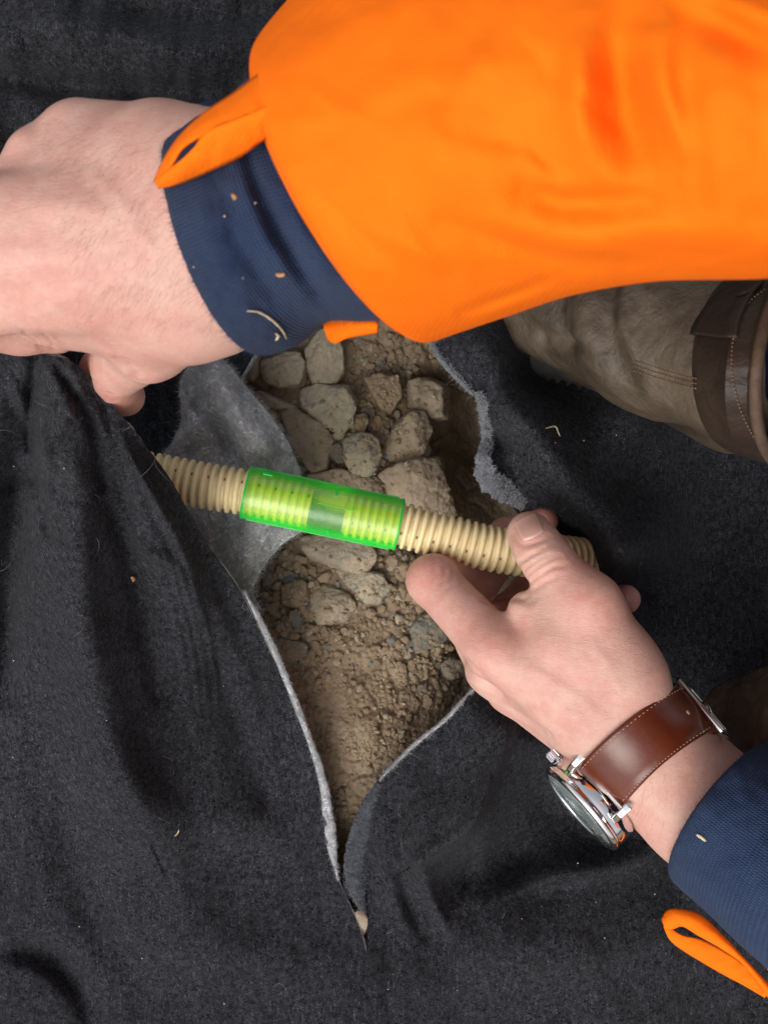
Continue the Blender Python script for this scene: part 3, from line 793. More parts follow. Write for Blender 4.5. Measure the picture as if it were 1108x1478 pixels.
# back of the lifted fold: falls away behind the pinching hand
bk = []
for k, (dy, f) in enumerate(((-6, .93), (-14, .75), (-22, .5), (-30, .25), (-38, .08))):
    bk.append((X[0], Y[0] + dy, Z[0] * f))
Xb = np.concatenate([np.stack([b[0] for b in bk[::-1]]), X]); Yb = np.concatenate([np.stack([b[1] for b in bk[::-1]]), Y]); Zb = np.concatenate([np.stack([b[2] for b in bk[::-1]]), Z])
VA, FA = add_sheet(Xb, Yb, Zb)

ys2 = yaxis(-40, 1478, 2.6, 20, 24)
xr_ = np.where(ys2 < 1368, interp_y(RIGHT_EDGE, ys2), 527)
far = np.full_like(ys2, 1560.0)
u = np.linspace(0, 1, 330); u = np.where(u < .85, u / .85 * .62, .62 + (u - .85) / .15 * .38)
X2 = xr_[:, None] + (far - xr_)[:, None] * u[None]; Y2 = np.broadcast_to(ys2[:, None], X2.shape)
Z2 = fR(X2, Y2)
VR, FR = add_sheet(X2, Y2, Z2)

BACK_EDGE = [(300,560),(350,545),(420,450),(470,392),(500,374),(520,362),(548,346),(600,326),(700,300),(760,290)]
zB = rbf([(-400,-300,.01),(0,-100,.012),(300,-100,.012),(560,0,.012),(0,100,.012),(200,60,.018),(330,120,.014),(0,220,.004),(100,300,.0),(300,350,.004),(450,400,.012),(374,500,.016),(346,548,.018),(326,600,.010),(200,560,-.025),(150,640,-.035),(240,610,-.03),(100,760,-.03),(-300,500,.0),(-300,800,-.01),(300,760,.0)])
ys3 = yaxis(-40, 760, 4.0, 20, 2)
xb = interp_y(BACK_EDGE, ys3)
X3 = np.full_like(ys3, -700)[:, None] + (xb + 700)[:, None] * np.linspace(0, 1, 330)[None] ** .8; Y3 = np.broadcast_to(ys3[:, None], X3.shape)
Z3 = zB(X3, Y3) + 2.2 * fold_noise(X3, Y3) + ridge(X3, Y3, [(-60,95),(60,120),(160,128),(330,140)], -.016, 20) + ridge(X3, Y3, [(-60,60),(120,40),(260,70),(380,60)], .014, 34) + ridge(X3, Y3, [(120,5),(260,30),(420,15)], -.010, 18) + ridge(X3, Y3, [(0,180),(40,200),(90,170)], -.006, 20)
VB, FB = add_sheet(X3, Y3, Z3)
geo = felt.build('geotextile_sheet', [M['felt'], M['felt_grey']])
tag(geo, 'black felt geotextile sheet slit open and folded back over stony soil', 'geotextile')
sol = geo.modifiers.new('thickness', 'SOLIDIFY'); sol.thickness = 0.0022; sol.offset = -1; sol.material_offset_rim = 1; sol.material_offset = 1

# grey underside of the flap that is folded back below the pipe
GR = [(508,312),(520,324),(545,345),(580,374),(610,398),(640,417),(670,430),(695,438),(730,445),(765,438),(780,415),(795,399),(815,383),(835,371),(850,366),(880,378)]
GL = [(508,296),(540,264),(580,260),(605,262),(640,246),(660,232),(700,225),(750,255),(800,285),(850,330),(880,352)]
ysg = np.arange(508, 881, 2.0)
gl, gr_ = interp_y(GL, ysg), interp_y(GR, ysg)
gl = gl + 2.2 * fbm(ysg / 14, 3.1, 0, 3); gr_ = gr_ + 1.5 * fbm(ysg / 11, 8.1, 0, 3)
Xg = gl[:, None] + (gr_ - gl)[:, None] * np.linspace(0, 1, 120)[None]; Yg = np.broadcast_to(ysg[:, None], Xg.shape)
zG = rbf([(300,515,.040),(262,560,.036),(310,540,.044),(345,545,.038),(260,600,.034),(310,600,.040),(360,600,.042),(398,610,.036),(245,640,.034),(300,650,.034),(360,650,.041),(430,670,.033),(300,700,.036),(370,710,.036),(437,720,.032),(300,760,.036),(370,770,.036),(430,766,.032),(320,800,.038),(390,796,.034),(350,840,.040),(366,850,.040),(372,880,.040)])
def fG(x, y):
    z = zG(x, y)
    z = z + ridge(x, y, [(295,520),(330,570),(360,620),(395,665)], .006, 20, 22)
    z = z + ridge(x, y, [(285,590),(318,620),(338,668)], -.008, 13, 10)
    z = z + ridge(x, y, [(262,640),(290,610),(305,596)], .005, 14, 14)
    return z + 1.3 * fold_noise(x * 1.3, y * 1.3)
Zg = fG(Xg, Yg)
Vg = P(Xg, Yg, Zg).reshape(-1, 3); Fg = grid_faces(*Xg.shape)
if vnormals(Vg, Fg)[:, 2].mean() < 0: Fg = Fg[:, ::-1]
flap = mesh_obj('folded_flap', Vg, Fg, [M['felt_grey'], M['felt']], geo)
tag(flap, 'grey fuzzy underside of the flap folded back beneath the pipe')
so_ = flap.modifiers.new('thickness', 'SOLIDIFY'); so_.thickness = 0.004; so_.offset = -1; so_.material_offset_rim = 1; so_.material_offset = 1

# cut edges: the grey core of the felt where the knife went through
def bead(name, curve, wpx, thick, mat, n=260, rough=.25, label=None, fz=None, up=0.0):
    c = spline(curve, n)
    wv = np.interp(np.linspace(0, 1, n), np.linspace(0, 1, len(wpx)), wpx)
    if fz is not None: c[:, 2] = fz(c[:, 0], c[:, 1]) + up
    w = P(c[:, 0], c[:, 1], c[:, 2])
    t = np.gradient(w, axis=0); t /= np.linalg.norm(t, axis=1)[:, None]
    sd = np.cross(t, [0, 0, 1.0]); sd /= np.linalg.norm(sd, axis=1)[:, None]; upv = np.cross(sd, t)
    seg = 14; a = np.linspace(0, 2*np.pi, seg, endpoint=False)
    hw = wv * .5 * S(c[:, 2])
    nz = 1 + rough * fbm(np.arange(n)[:, None] * .09, np.cos(a)[None] * 1.5, np.sin(a)[None] * 1.5, 3)
    V = w[:, None] + (sd[:, None] * (np.cos(a)[None] * hw[:, None] * nz)[..., None] + upv[:, None] * (np.sin(a)[None] * thick * .5 * nz)[..., None])
    o = mesh_obj(name, V.reshape(-1, 3), grid_faces(n, seg, True), mat, geo)
    if label: tag(o, label)
    return o, w, sd, hw
FP, FD, FL = [], [], []
def fuzz(w, sd, hw, n, out, L, both=True):
    i = rng.integers(0, len(w) - 1, n); f = rng.random(n)[:, None]
    p = w[i] * (1 - f) + w[i + 1] * f
    o = rng.uniform(-1, 1, n)
    p = p + sd[i] * (hw[i] * o)[:, None] + np.array([0, 0, 1.0]) * 0.0012
    d = rng.normal(size=(n, 3)) * 1.1 + sd[i] * (o * out)[:, None] * .7 + np.array([0, 0, .6])
    FP.append(p); FD.append(d); FL.append(rng.uniform(.4, 1.5, n) * L)
zedge = lambda pts, f, up: [(x, y, f(np.array(float(x)), np.array(float(y))) + up) for x, y in pts]
e1 = [(352,852),(373,892),(402,954),(428,1018),(450,1078),(466,1130),(474,1180),(480,1230),(488,1270)]
b1 = bead('cut_edge', zedge(e1, fA, -.001), [1.5, 9, 10, 9, 9, 10, 12, 16, 15, 1.5], .003, M['felt_grey'])
fuzz(b1[1], b1[2], b1[3], 2600, 1, .0013)
e2 = [(618,486),(632,512),(650,534),(668,554),(684,570)]
b2 = bead('cut_edge', zedge(e2, fR, .000), [5, 8, 9, 8, 3], .0035, M['felt_lip'])
fuzz(b2[1], b2[2], b2[3], 500, 1, .0016)
e3 = [(689,566),(697,584),(700,610),(703,636),(698,660),(700,684),(716,702),(738,714),(757,728)]
b3 = bead('cut_edge', zedge(e3, fR, .0005), [10, 15, 15, 14, 20, 30, 34, 30, 20], .003, M['felt_lip'], rough=.5)
fuzz(b3[1], b3[2], b3[3], 1600, 1, .0016)
e4 = [(682,996),(660,1020),(640,1041),(600,1073),(562,1110),(548,1126)]
b4 = bead('cut_edge', zedge(e4, fR, .0), [5, 6, 5, 6, 5, 1.5], .003, M['felt_grey'])
fuzz(b4[1], b4[2], b4[3], 1100, 1, .0013)
e5 = [(548,1128),(534,1158),(524,1190),(516,1225),(511,1258),(516,1290),(526,1318)]
b5 = bead('cut_edge', zedge(e5, fR, -.001), [8, 20, 30, 34, 32, 22, 8], .005, M['felt_mid'], rough=.10)
fuzz(b5[1], b5[2], b5[3], 700, 1, .0012)
for bb in (b1, b2, b3, b4, b5):       # pulled threads
    i = rng.integers(3, len(bb[1]) - 3, 22)
    FP.append(bb[1][i]); FD.append(rng.normal(size=(22, 3)) * .8 + bb[2][i] * rng.choice([-1, 1], 22)[:, None] + [0, 0, .3]); FL.append(rng.uniform(.003, .008, 22))
# fibres of the flap edge
gi = rng.integers(0, len(ysg), 900)
side = rng.random(900) < .65
pe = np.where(side[:, None], P(gr_[gi], ysg[gi], fG(gr_[gi], ysg[gi]) - .001), P(gl[gi], ysg[gi], fG(gl[gi], ysg[gi])))
FP.append(pe); FD.append(np.where(side, 1, -1)[:, None] * np.array([[.9, .3, .2]]) + rng.normal(size=(900, 3)) * .5); FL.append(rng.uniform(.5, 1.3, 900) * .0024)
# surface nap of the grey flap
k = rng.integers(0, len(Vg), 8000); nG = vnormals(Vg, Fg)
FP.append(Vg[k]); FD.append(nG[k] * .5 + rng.normal(size=(8000, 3)) * .7); FL.append(rng.uniform(.5, 1.4, 8000) * .0022)
o = fibres('edge_fuzz', np.concatenate(FP), np.concatenate(FD), np.concatenate(FL), 0.00013, M['fibre_grey'], geo)
tag(o, kind='stuff')
# nap of the black sheet
def nap(V, F, n, keep, name, L, w, mat):
    nn = vnormals(V, F)
    k = np.flatnonzero(keep(V)); k = k[rng.integers(0, len(k), n)]
    d = nn[k] * .45 + rng.normal(size=(n, 3)) * .75
    return V[k] + nn[k] * .0001 + rng.normal(size=(n, 3)) * .0006 * [1, 1, 0], d, rng.uniform(.4, 1.5, n) * L
def infr(V):
    s = K * (CAM_H - V[:, 2]); x = V[:, 0] / s; y = V[:, 1] / s
    return (abs(x) < 600) & (abs(y) < 790)
pts = [nap(VA, FA, 9000, infr, '', .0014, 0, 0), nap(VR, FR, 9000, infr, '', .0014, 0, 0), nap(VB, FB, 4500, infr, '', .0020, 0, 0)]
o = fibres('surface_nap', np.concatenate([p[0] for p in pts]), np.concatenate([p[1] for p in pts]), np.concatenate([p[2] for p in pts]), 0.00011, M['fibre_dark'], geo)
tag(o, kind='stuff')
pts = [nap(VA, FA, 60, infr, '', .006, 0, 0), nap(VR, FR, 50, infr, '', .005, 0, 0), nap(VB, FB, 16, infr, '', .006, 0, 0)]
o = fibres('loose_hairs', np.concatenate([p[0] for p in pts]), np.concatenate([p[1] for p in pts]), np.concatenate([p[2] for p in pts]), 0.00016, M['fibre_pale'], geo, curl=1.2, seg=8)
tag(o, kind='stuff')
treeA, treeR = bvh(VA, FA), bvh(VR, FR)
zc_ = float(fA(np.array(518.0), np.array(1326.0)))
V, F = convex_stone([(513,1316),(522,1312),(530,1324),(529,1338),(524,1350),(517,1334)], zc_ - .0042, .007, 4, 20, 77, .05, (0, 0), 40)
tag(mesh_obj('earth_clod', V, F, M['st_tan']), 'pale tan sliver of earth showing at the bottom tip of the slit', 'earth clod')
# ================================================================== PIPES AND COUPLER
AX = [(150,672,.062),(200,683,.061),(240,690,.060),(300,702,.060),(356,711,.060),(465,734,.059),(575,757,.058),(640,774,.058),(700,790,.057),(760,800,.054),(830,807,.043),(900,816,.030),(960,830,.02)]
axc = spline(AX, 1200)
axw = P(axc[:, 0], axc[:, 1], axc[:, 2])
axs = np.concatenate([[0], np.cumsum(np.linalg.norm(np.diff(axw, axis=0), axis=1))])
def at_px(x): return float(np.interp(x, axc[:, 0], axs))
def ax_pt(s): return np.stack([np.interp(s, axs, axw[:, i]) for i in range(3)], -1)
PR, PITCH = 0.0098, 0.00345
def pipe(x0, x1, label, phase=0.0):
    s = np.arange(at_px(x0), at_px(x1), PITCH / 12)
    p = ax_pt(s); t, n, b = frames(p)
    ph = (s / PITCH + phase) % 1.0
    prof = np.where(ph < .62, np.sqrt(np.clip(1 - ((ph - .31) / .33) ** 2, 0, 1)), 0.0)
    r = PR - .0016 + .0016 * prof ** .8
    # an open end: rim then inner wall
    seg = 40; a = np.linspace(0, 2*np.pi, seg, endpoint=False)
    ring = lambda P0, N, B, rr: P0 + rr * (np.cos(a)[:, None] * N + np.sin(a)[:, None] * B)
    rings = [ring(p[0], n[0], b[0], PR * .78)] if False else []
    inner = PR - .0024
    rings += [ring(p[i], n[i], b[i], inner) for i in range(len(p) - 1, -1, -12)][::-1]
    rings = rings[::-1]            # inner wall from far end to near end
    rings = [ring(p[i], n[i], b[i], inner) for i in range(len(p) - 1, -1, -12)]
    rings += [ring(p[i], n[i], b[i], r[i]) for i in range(len(p))]
    rings.append(ring(p[-1], n[-1], b[-1], inner))
    V, F = loft(rings)
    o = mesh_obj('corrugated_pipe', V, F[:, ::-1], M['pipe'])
    ga = np.concatenate([np.zeros((len(rings) - len(p) - 1) * seg), np.repeat(1 - prof ** .5, seg), np.zeros(seg)])  # valley mask for the soil tint and painted groove shading
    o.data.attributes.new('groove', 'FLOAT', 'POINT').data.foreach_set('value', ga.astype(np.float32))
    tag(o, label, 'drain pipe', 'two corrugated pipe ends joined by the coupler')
    # slots in the valleys, six rows round the pipe
    m = MB()
    k0 = math.ceil(s[0] / PITCH + phase)
    kk = 0
    for v in np.arange(k0 - phase + .81, s[-1] / PITCH, 1.0):
        sv = v * PITCH
        if sv > s[-1]: break
        kk += 1
        c = ax_pt(np.array([sv])); i = int(np.argmin(abs(s - sv)))
        for q in range(2 if kk % 2 else 0):
            an = (R(24) if phase else R(-28)) + q * R(180)
            d = math.cos(an) * n[i] + math.sin(an) * b[i]; w_ = np.cross(d, t[i])
            cc = c[0] + d * (PR - .00152)
            e = [cc + t[i] * .00032 * x + w_ * .0006 * y for x, y in ((-1, -1), (1, -1), (1, 1), (-1, 1))]
            e2 = [q_ + d * .00016 for q_ in e]
            m.add(np.array(e + e2), [(4,5,6,7),(0,1,5,4),(1,2,6,5),(2,3,7,6),(3,0,4,7)])
    sl = m.build('drain_slots', [M['hole']], o, False); tag(sl, kind='stuff')
    return o
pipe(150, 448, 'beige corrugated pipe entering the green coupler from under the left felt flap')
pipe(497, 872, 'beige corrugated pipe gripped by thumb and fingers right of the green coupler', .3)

# coupler
c0, c1 = ax_pt(np.array([at_px(356)]))[0], ax_pt(np.array([at_px(575)]))[0]
ct = (c1 - c0) / np.linalg.norm(c1 - c0); cl = np.linalg.norm(c1 - c0)
cb = np.cross(ct, [0, 0, 1.0]); cb /= np.linalg.norm(cb); cn = np.cross(cb, ct)      # cb across, cn up
coupler = empty('pipe_coupler', tuple(c0))
tag(coupler, 'translucent bright green snap coupler joining two beige corrugated pipes', 'coupler')
def cyl(s0, s1, r, n=2, seg=56):
    a = np.linspace(0, 2*np.pi, seg, endpoint=False)
    return [ct * s + r * (np.cos(a)[:, None] * cb + np.sin(a)[:, None] * cn) for s in np.linspace(s0, s1, n)]
CR = 0.01085
rings = cyl(.0, .0006, CR, 2) + cyl(.0012, cl - .0012, CR - .0001, 24) + cyl(cl - .0006, cl, CR, 2)
V, F = loft(rings)
mesh_obj('sleeve', V, F, M['green'], coupler)
for s in (0.0, cl):
    a = np.linspace(0, 2*np.pi, 57)
    p = ct * s + (CR - .0003) * (np.cos(a)[:, None] * cb + np.sin(a)[:, None] * cn)
    V, F = tube_vf(p, .00055, 8, False); mesh_obj('end_rim', V, F, M['green_edge'], coupler)
def block(s, ang, L, W, H, r=CR):
    d = math.sin(ang) * cn + math.cos(ang) * cb; w = np.cross(ct, d)
    c = ct * s + d * r
    e = [c + ct * L * x + w * W * y + d * H * z for z in (-.4, 1) for x, y in ((-.5, -.5), (.5, -.5), (.5, .5), (-.5, .5))]
    return np.array(e), np.array([(4,5,6,7),(0,1,5,4),(1,2,6,5),(2,3,7,6),(3,0,4,7),(3,2,1,0)])
def latch(s, ang, L, W, H):
    V, F = block(s, ang, L, W, H); o = mesh_obj('latch_tab', V, F, M['green_edge'], coupler, False)
    bv = o.modifiers.new('bevel', 'BEVEL'); bv.width = .0003; bv.segments = 2
sgn = 1 if cb[1] > 0 else -1     # which way across is "up" in the picture
up_a = lambda deg: R(deg) if sgn > 0 else R(180 - deg)
latch(.0075, up_a(32), .0042, .0022, .0006); latch(.0365, up_a(48), .0013, .0036, .0004)
latch(.0365, up_a(148), .0013, .0036, .0004); latch(cl - .0105, up_a(160), .0045, .0022, .0006)
for dg in (8, 172):
    ln = [ct * s + (CR + .00005) * (math.sin(up_a(dg)) * cn + math.cos(up_a(dg)) * cb) for s in np.linspace(.002, cl - .002, 40)]
    V, F = tube_vf(ln, .0004 + .00012 * np.abs(np.sin(np.arange(40) * 1.3)), 6); mesh_obj('seam_rib', V, F, M['green_edge'], coupler)
ln = [ct * s + CR * (math.sin(up_a(80)) * cn + math.cos(up_a(80)) * cb) for s in np.linspace(.030, .046, 12)]
V, F = tube_vf(ln, .00018, 6); mesh_obj('seam_rib', V, F, M['green_edge'], coupler)

# ================================================================== PERSON
HH = .00075
def chain(f, D, pts, k):
    for a, b in zip(pts[:-1], pts[1:]):
        f.cone(D, P(*a[:3]), P(*b[:3]), a[3] * S(a[2]), b[3] * S(b[2]), k)

def hand(palm, fingers, extra, creases, lo, hi, kp=.007, kf=.0045):
    f = Field(lo, hi, HH)
    D = f.new()
    for a, b in palm: f.cone(D, P(*a[:3]), P(*b[:3]), a[3]*S(a[2]), b[3]*S(b[2]), kp)
    for ch, kj in fingers:
        G = f.new(); chain(f, G, ch, .0035)
        h = np.clip(.5 + .5 * (D - G) / kj, 0, 1); D = D + (G - D) * h - kj * h * (1 - h)
    for a, b in extra: f.cone(D, P(*a[:3]), P(*b[:3]), a[3]*S(a[2]), b[3]*S(b[2]), .004)
    for a, b, r, dep in creases:           # fine skin creases: a thin groove on the surface
        f.cone(D, a, b, r, r, dep, mode='sub')
    V, F = f.mesh(D)
    return relax(V, F, 4), F

# --- left hand (wearing the watch), thumb over the pipe
LP = [
 ((900,1050,.100,64),(716,938,.090,42)), ((890,1065,.086,62),(718,966,.070,42)), ((890,1080,.070,60),(742,990,.052,40)), ((900,1085,.058,56),(775,1012,.036,38)),
 ((905,985,.106,60),(850,874,.102,44)), ((815,935,.095,62),(885,970,.100,66)), ((790,905,.090,40),(850,910,.098,46)), ((860,1020,.09,80),(800,960,.085,70)),
 ((935,1085,.098,86),(900,1040,.100,78)), ((945,1100,.078,84),(905,1060,.075,76)),
 ((1250,1390,.100,104),(1010,1160,.096,88)), ((1010,1160,.096,88),(935,1085,.096,84)), ((1250,1390,.085,104),(935,1085,.080,84)),
 ((760,880,.090,26),(830,880,.098,36)),
]
LF = [
 ([(852,874,.102,43),(792,812,.093,35),(776,790,.089,34),(764,771,.083,33)], .006),
 ([(716,938,.090,41),(624,838,.068,36),(630,834,.060,33),(690,800,.036,28),(784,752,.046,21)], .005),
 ([(718,966,.070,41),(662,868,.046,33),(688,842,.036,29),(730,797,.030,26),(727,766,.040,19)], .004),
 ([(742,990,.052,40),(730,892,.028,31),(768,852,.022,28),(800,806,.028,26)], .004),
 ([(775,1012,.036,38),(805,910,.020,29),(850,868,.022,25),(903,865,.034,21)], .004),
]
def lcr(p0, p1, r=.0006, d=.0010): return (np.asarray(p0), np.asarray(p1), r, d)
def tz(px, py, z): return P(px, py, z)
LC = []
tip_top = lambda px, py, zc, rr: P(px, py, zc + rr)
for (ax_, ay_, bx_, by_, zc, rp) in () and ((752,830,790,800,.0935,36),(757,838,800,810,.0945,37),(764,848,806,822,.096,38),(750,822,784,795,.092,36)):
    mx, my = (ax_ + bx_) / 2, (ay_ + by_) / 2; rr = rp * S(zc)
    q = [P(ax_ + 2, ay_, zc + rr * .55), P(mx - 2, my - 3, zc + rr * 1.0), P(bx_ - 2, by_, zc + rr * .55)]
    LC += [(q[0], q[1], .0005, .0008), (q[1], q[2], .0005, .0008)]
LV, LFc = hand(LP, LF, [], LC, P(480, 1460, .09) * [1, 1, 0] + [0, 0, -.005], P(1290, 680, .09) * [1, 1, 0] + [0, 0, .150])
# --- right hand (lifting the felt), thumb pointing down
RP = [
 ((275,265,.210,98),(56,236,.196,36)), ((215,238,.200,86),(118,214,.198,70)), ((280,310,.215,100),(2,305,.212,46)), ((285,350,.216,100),(-30,370,.213,48)),
 ((300,385,.210,98),(-18,432,.203,48)), ((250,410,.198,98),(60,432,.188,62)), ((285,420,.195,98),(218,488,.180,56)), ((200,430,.19,90),(120,430,.185,72)),
 ((275,272,.212,106),(240,250,.208,98)), ((312,398,.205,104),(270,420,.2,98)),
 ((620,200,.250,150),(430,285,.228,140)), ((430,285,.228,140),(285,290,.213,112)), ((430,300,.220,140),(312,385,.206,108)),
 ((48,224,.199,32),(58,232,.196,38)), ((220,255,.209,84),(26,268,.203,42)), ((220,330,.214,90),(-10,338,.211,46)),
]
RF = [
 ([(218,488,.178,55),(158,540,.142,41),(162,552,.134,37),(180,572,.118,29)], .007),
 ([(-18,432,.203,47),(-60,462,.180,44),(30,474,.166,36),(84,482,.158,28)], .005),
 ([(-30,370,.213,47),(-95,385,.170,46),(-50,440,.140,40),(0,462,.128,36)], .005),
 ([(2,305,.212,45),(-40,320,.170,42),(-10,380,.140,38),(30,425,.128,34)], .005),
 ([(56,236,.196,36),(48,262,.162,36),(50,330,.140,33),(66,390,.130,30)], .005),
]
RC = []
for (ax_, ay_, bx_, by_, zc, rp) in () and ((112,560,172,576,.150,40),(114,552,170,566,.152,41),(118,570,170,586,.145,38),(180,520,205,540,.165,48)):
    mx, my = (ax_ + bx_) / 2, (ay_ + by_) / 2; rr = rp * S(zc)
    q = [P(ax_, ay_, zc + rr * .4), P(mx, my + 2, zc + rr * .95), P(bx_, by_, zc + rr * .5)]
    RC += [(q[0], q[1], .0005, .0008), (q[1], q[2], .0005, .0008)]
RV, RFc = hand(RP, RF, [((42,216,.205,26),(44,218,.204,24)), ((62,246,.20,30),(160,280,.212,40))], RC,
               P(-150, 660, .16) * [1, 1, 0] + [0, 0, .10], P(640, 60, .2) * [1, 1, 0] + [0, 0, .285])

def groove(V, F, curves):
    tr = bvh(V, F); n = vnormals(V, F); off = np.zeros(len(V))
    for pts, wd, dep in curves:
        q = [drop(tr, *p) for p in spline(np.asarray(pts, float), 24)]
        q = np.array([h[0] for h in q if h is not None])
        near = np.flatnonzero(np.linalg.norm(V - q.mean(0), axis=1) < .05)
        d = np.min(np.linalg.norm(V[near, None] - q[None], axis=2), axis=1)
        ends = np.minimum(np.linalg.norm(V[near] - q[0], axis=1), np.linalg.norm(V[near] - q[-1], axis=1))
        fd = np.clip(ends / .004, .15, 1)
        off[near] += fd * (-dep * np.exp(-(d / wd) ** 2) + dep * .35 * np.exp(-((d - 2.2 * wd) / (1.2 * wd)) ** 2))
    return V + n * off[:, None]
LV = groove(LV, LFc, [
  ([(760,960),(800,985),(840,1010),(870,1040)], .0018, -.0003), ([(850,930),(880,960),(890,1000)], .0018, -.00025), ([(720,950),(770,980),(820,1020)], .0045, -.0004),
  ([(750,828),(768,814),(786,803),(804,800)], .0009, .0005), ([(754,836),(774,820),(794,808),(808,806)], .0009, .0006), ([(758,846),(776,832),(798,818),(814,816)], .0010, .0006),
  ([(764,856),(782,842),(802,832)], .0010, .0005), ([(746,815),(764,803),(784,794)], .0009, .0005),
  ([(700,868),(730,862),(766,866)], .0016, .0008), ([(628,852),(640,836),(644,816)], .0011, .0004), ([(636,858),(650,842),(655,820)], .0011, .0004), ([(618,842),(627,828),(630,812)], .0009, .0003),
  ([(742,772),(752,786),(776,782),(790,774)], .0010, .0005), ([(690,1000),(730,1020),(790,1060)], .003, .0010), ([(668,950),(690,972),(720,1000)], .003, .0008)])
RV = groove(RV, RFc, [
  ([(30,300),(90,296),(150,306),(215,300)], .0034, -.0004), ([(20,372),(80,376),(140,360),(190,352)], .0034, -.0004), ([(130,250),(170,280),(200,330),(240,380)], .0018, -.0003), ([(60,440),(120,420),(180,400)], .0030, -.0007),
  ([(40,330),(110,336),(180,326)], .006, .0005), ([(30,410),(90,402),(150,388)], .006, .0004), ([(70,255),(130,268),(200,272)], .006, .0004),
  ([(156,574),(166,578),(180,578)], .0009, .0004), ([(150,564),(164,569),(184,570)], .0009, .0004),
  ([(180,520),(196,536),(204,548)], .0022, .0010), ([(20,470),(40,482),(60,500)], .0008, .0006), ([(60,478),(72,490),(80,505)], .0008, .0006)])
treeL, treeRh = bvh(LV, LFc), bvh(RV, RFc)
# --- the rest of the body, out of the picture on the right: bent over the hole
def coarse(prims, h, k, lo, hi):
    f = Field(lo, hi, h); D = f.new()
    for p, q, r0, r1, *sc in prims: f.cone(D, p, q, r0, r1, k, sc[0] if sc else None)
    V, F = f.mesh(D); return relax(V, F, 6), F
wrR, wrL = P(560, 225, .243), P(1200, 1340, .098)
elR, elL = np.array([.20, .17, .345]), np.array([.30, -.27, .215])
shR, shL = np.array([.40, .19, .56]), np.array([.42, -.20, .54])
neck, head = np.array([.36, -.005, .62]), np.array([.30, -.005, .72])
hip = np.array([.72, 0, .78])
body = [(wrR, elR, .032, .045), (elR, shR, .045, .055), (wrL, elL, .030, .043), (elL, shL, .043, .055),
        (shR, shL, .06, .06), ((shR + shL) / 2 + [.05, 0, 0], hip, .12, .13), ((shR+shL)/2, neck, .07, .055), (neck, head, .055, .06),
        (head + [.02, 0, .02], head + [-.02, 0, .03], .088, .080), (head + [-.06, 0, -.02], head + [-.075, 0, -.045], .05, .04), (head + [-.105, 0, .0], head + [-.112, 0, -.018], .010, .014),
        (head + [.0, .085, .0], head + [.01, .09, .02], .012, .014), (head + [.0, -.085, .0], head + [.01, -.09, .02], .012, .014),
        (hip + [0, .09, 0], [.30, .10, .46], .085, .058), ([.30, .10, .46], [.165, .056, .13], .055, .026),
        (hip + [0, -.09, 0], [.33, -.10, .46], .085, .058), ([.33, -.10, .46], [.205, -.082, .13], .055, .030)]
BV, BF = coarse(body, .007, .02, (.0, -.36, .02), (.92, .36, .94))
allV = np.concatenate([RV, LV, BV]); allF = np.concatenate([RFc, LFc + len(RV), BF + len(RV) + len(LV)])
person = mesh_obj('person', allV, allF, M['skin'])
tag(person, 'person in orange work jacket bending over the hole, both hands on pipe and felt', 'person')
# flush: redder knuckles, finger ends and creases
def flush_at(V, spots):
    w = np.zeros(len(V))
    for x, y, z, r, a in spots:
        w = np.maximum(w, a * np.exp(-(np.linalg.norm(V - P(x, y, z), axis=1) / r) ** 2))
    return w
fl = np.concatenate([
    flush_at(RV, [(30,480,.15,.018,.7),(90,480,.14,.016,.9),(150,560,.145,.016,.8),(178,590,.125,.014,1),(60,420,.22,.03,.35),(215,480,.2,.025,.35)]),
    flush_at(LV, [(610,832,.075,.016,.85),(650,860,.06,.016,.7),(690,840,.036,.018,1),(770,757,.045,.012,1),(760,855,.02,.02,1),(910,865,.034,.012,.9),(764,765,.095,.009,.35),
                  (850,870,.12,.016,.55),(772,800,.11,.012,.25),(690,930,.10,.018,.5),(735,800,.035,.02,1),(800,950,.12,.02,.25)]),
    np.full(len(BV), .15)])
at = person.data.attributes.new('flush', 'FLOAT', 'POINT'); at.data.foreach_set('value', fl.astype(np.float32))


# thumb nail
def nail(tree, c, ax, w, L, name='thumb_nail'):
    ax = np.array(ax, float); ax /= np.linalg.norm(ax); sd = np.array([-ax[1], ax[0]])
    n = 13; V = []
    for i in range(n):
        for j in range(n):
            u, v = i / (n - 1) * 2 - 1, j / (n - 1) * 2 - 1
            m = (1 - .13 * u ** 4) if True else 1
            # squircle outline
            uu = u * math.sqrt(1 - .30 * v * v); vv = v * math.sqrt(1 - .22 * u * u)
            q = np.array(c) + ax * uu * L / 2 + sd * vv * w / 2
            h = drop(tree, q[0], q[1])
            edge = max(abs(u), abs(v))
            V.append(h[0] + h[1] * (.00045 if edge < .95 else -.0004))
    F = grid_faces(n, n)
    return mesh_obj(name, V, F, M['nail'], person)
nail(treeL, (764, 760), (-.42, -.9), 40, 38)

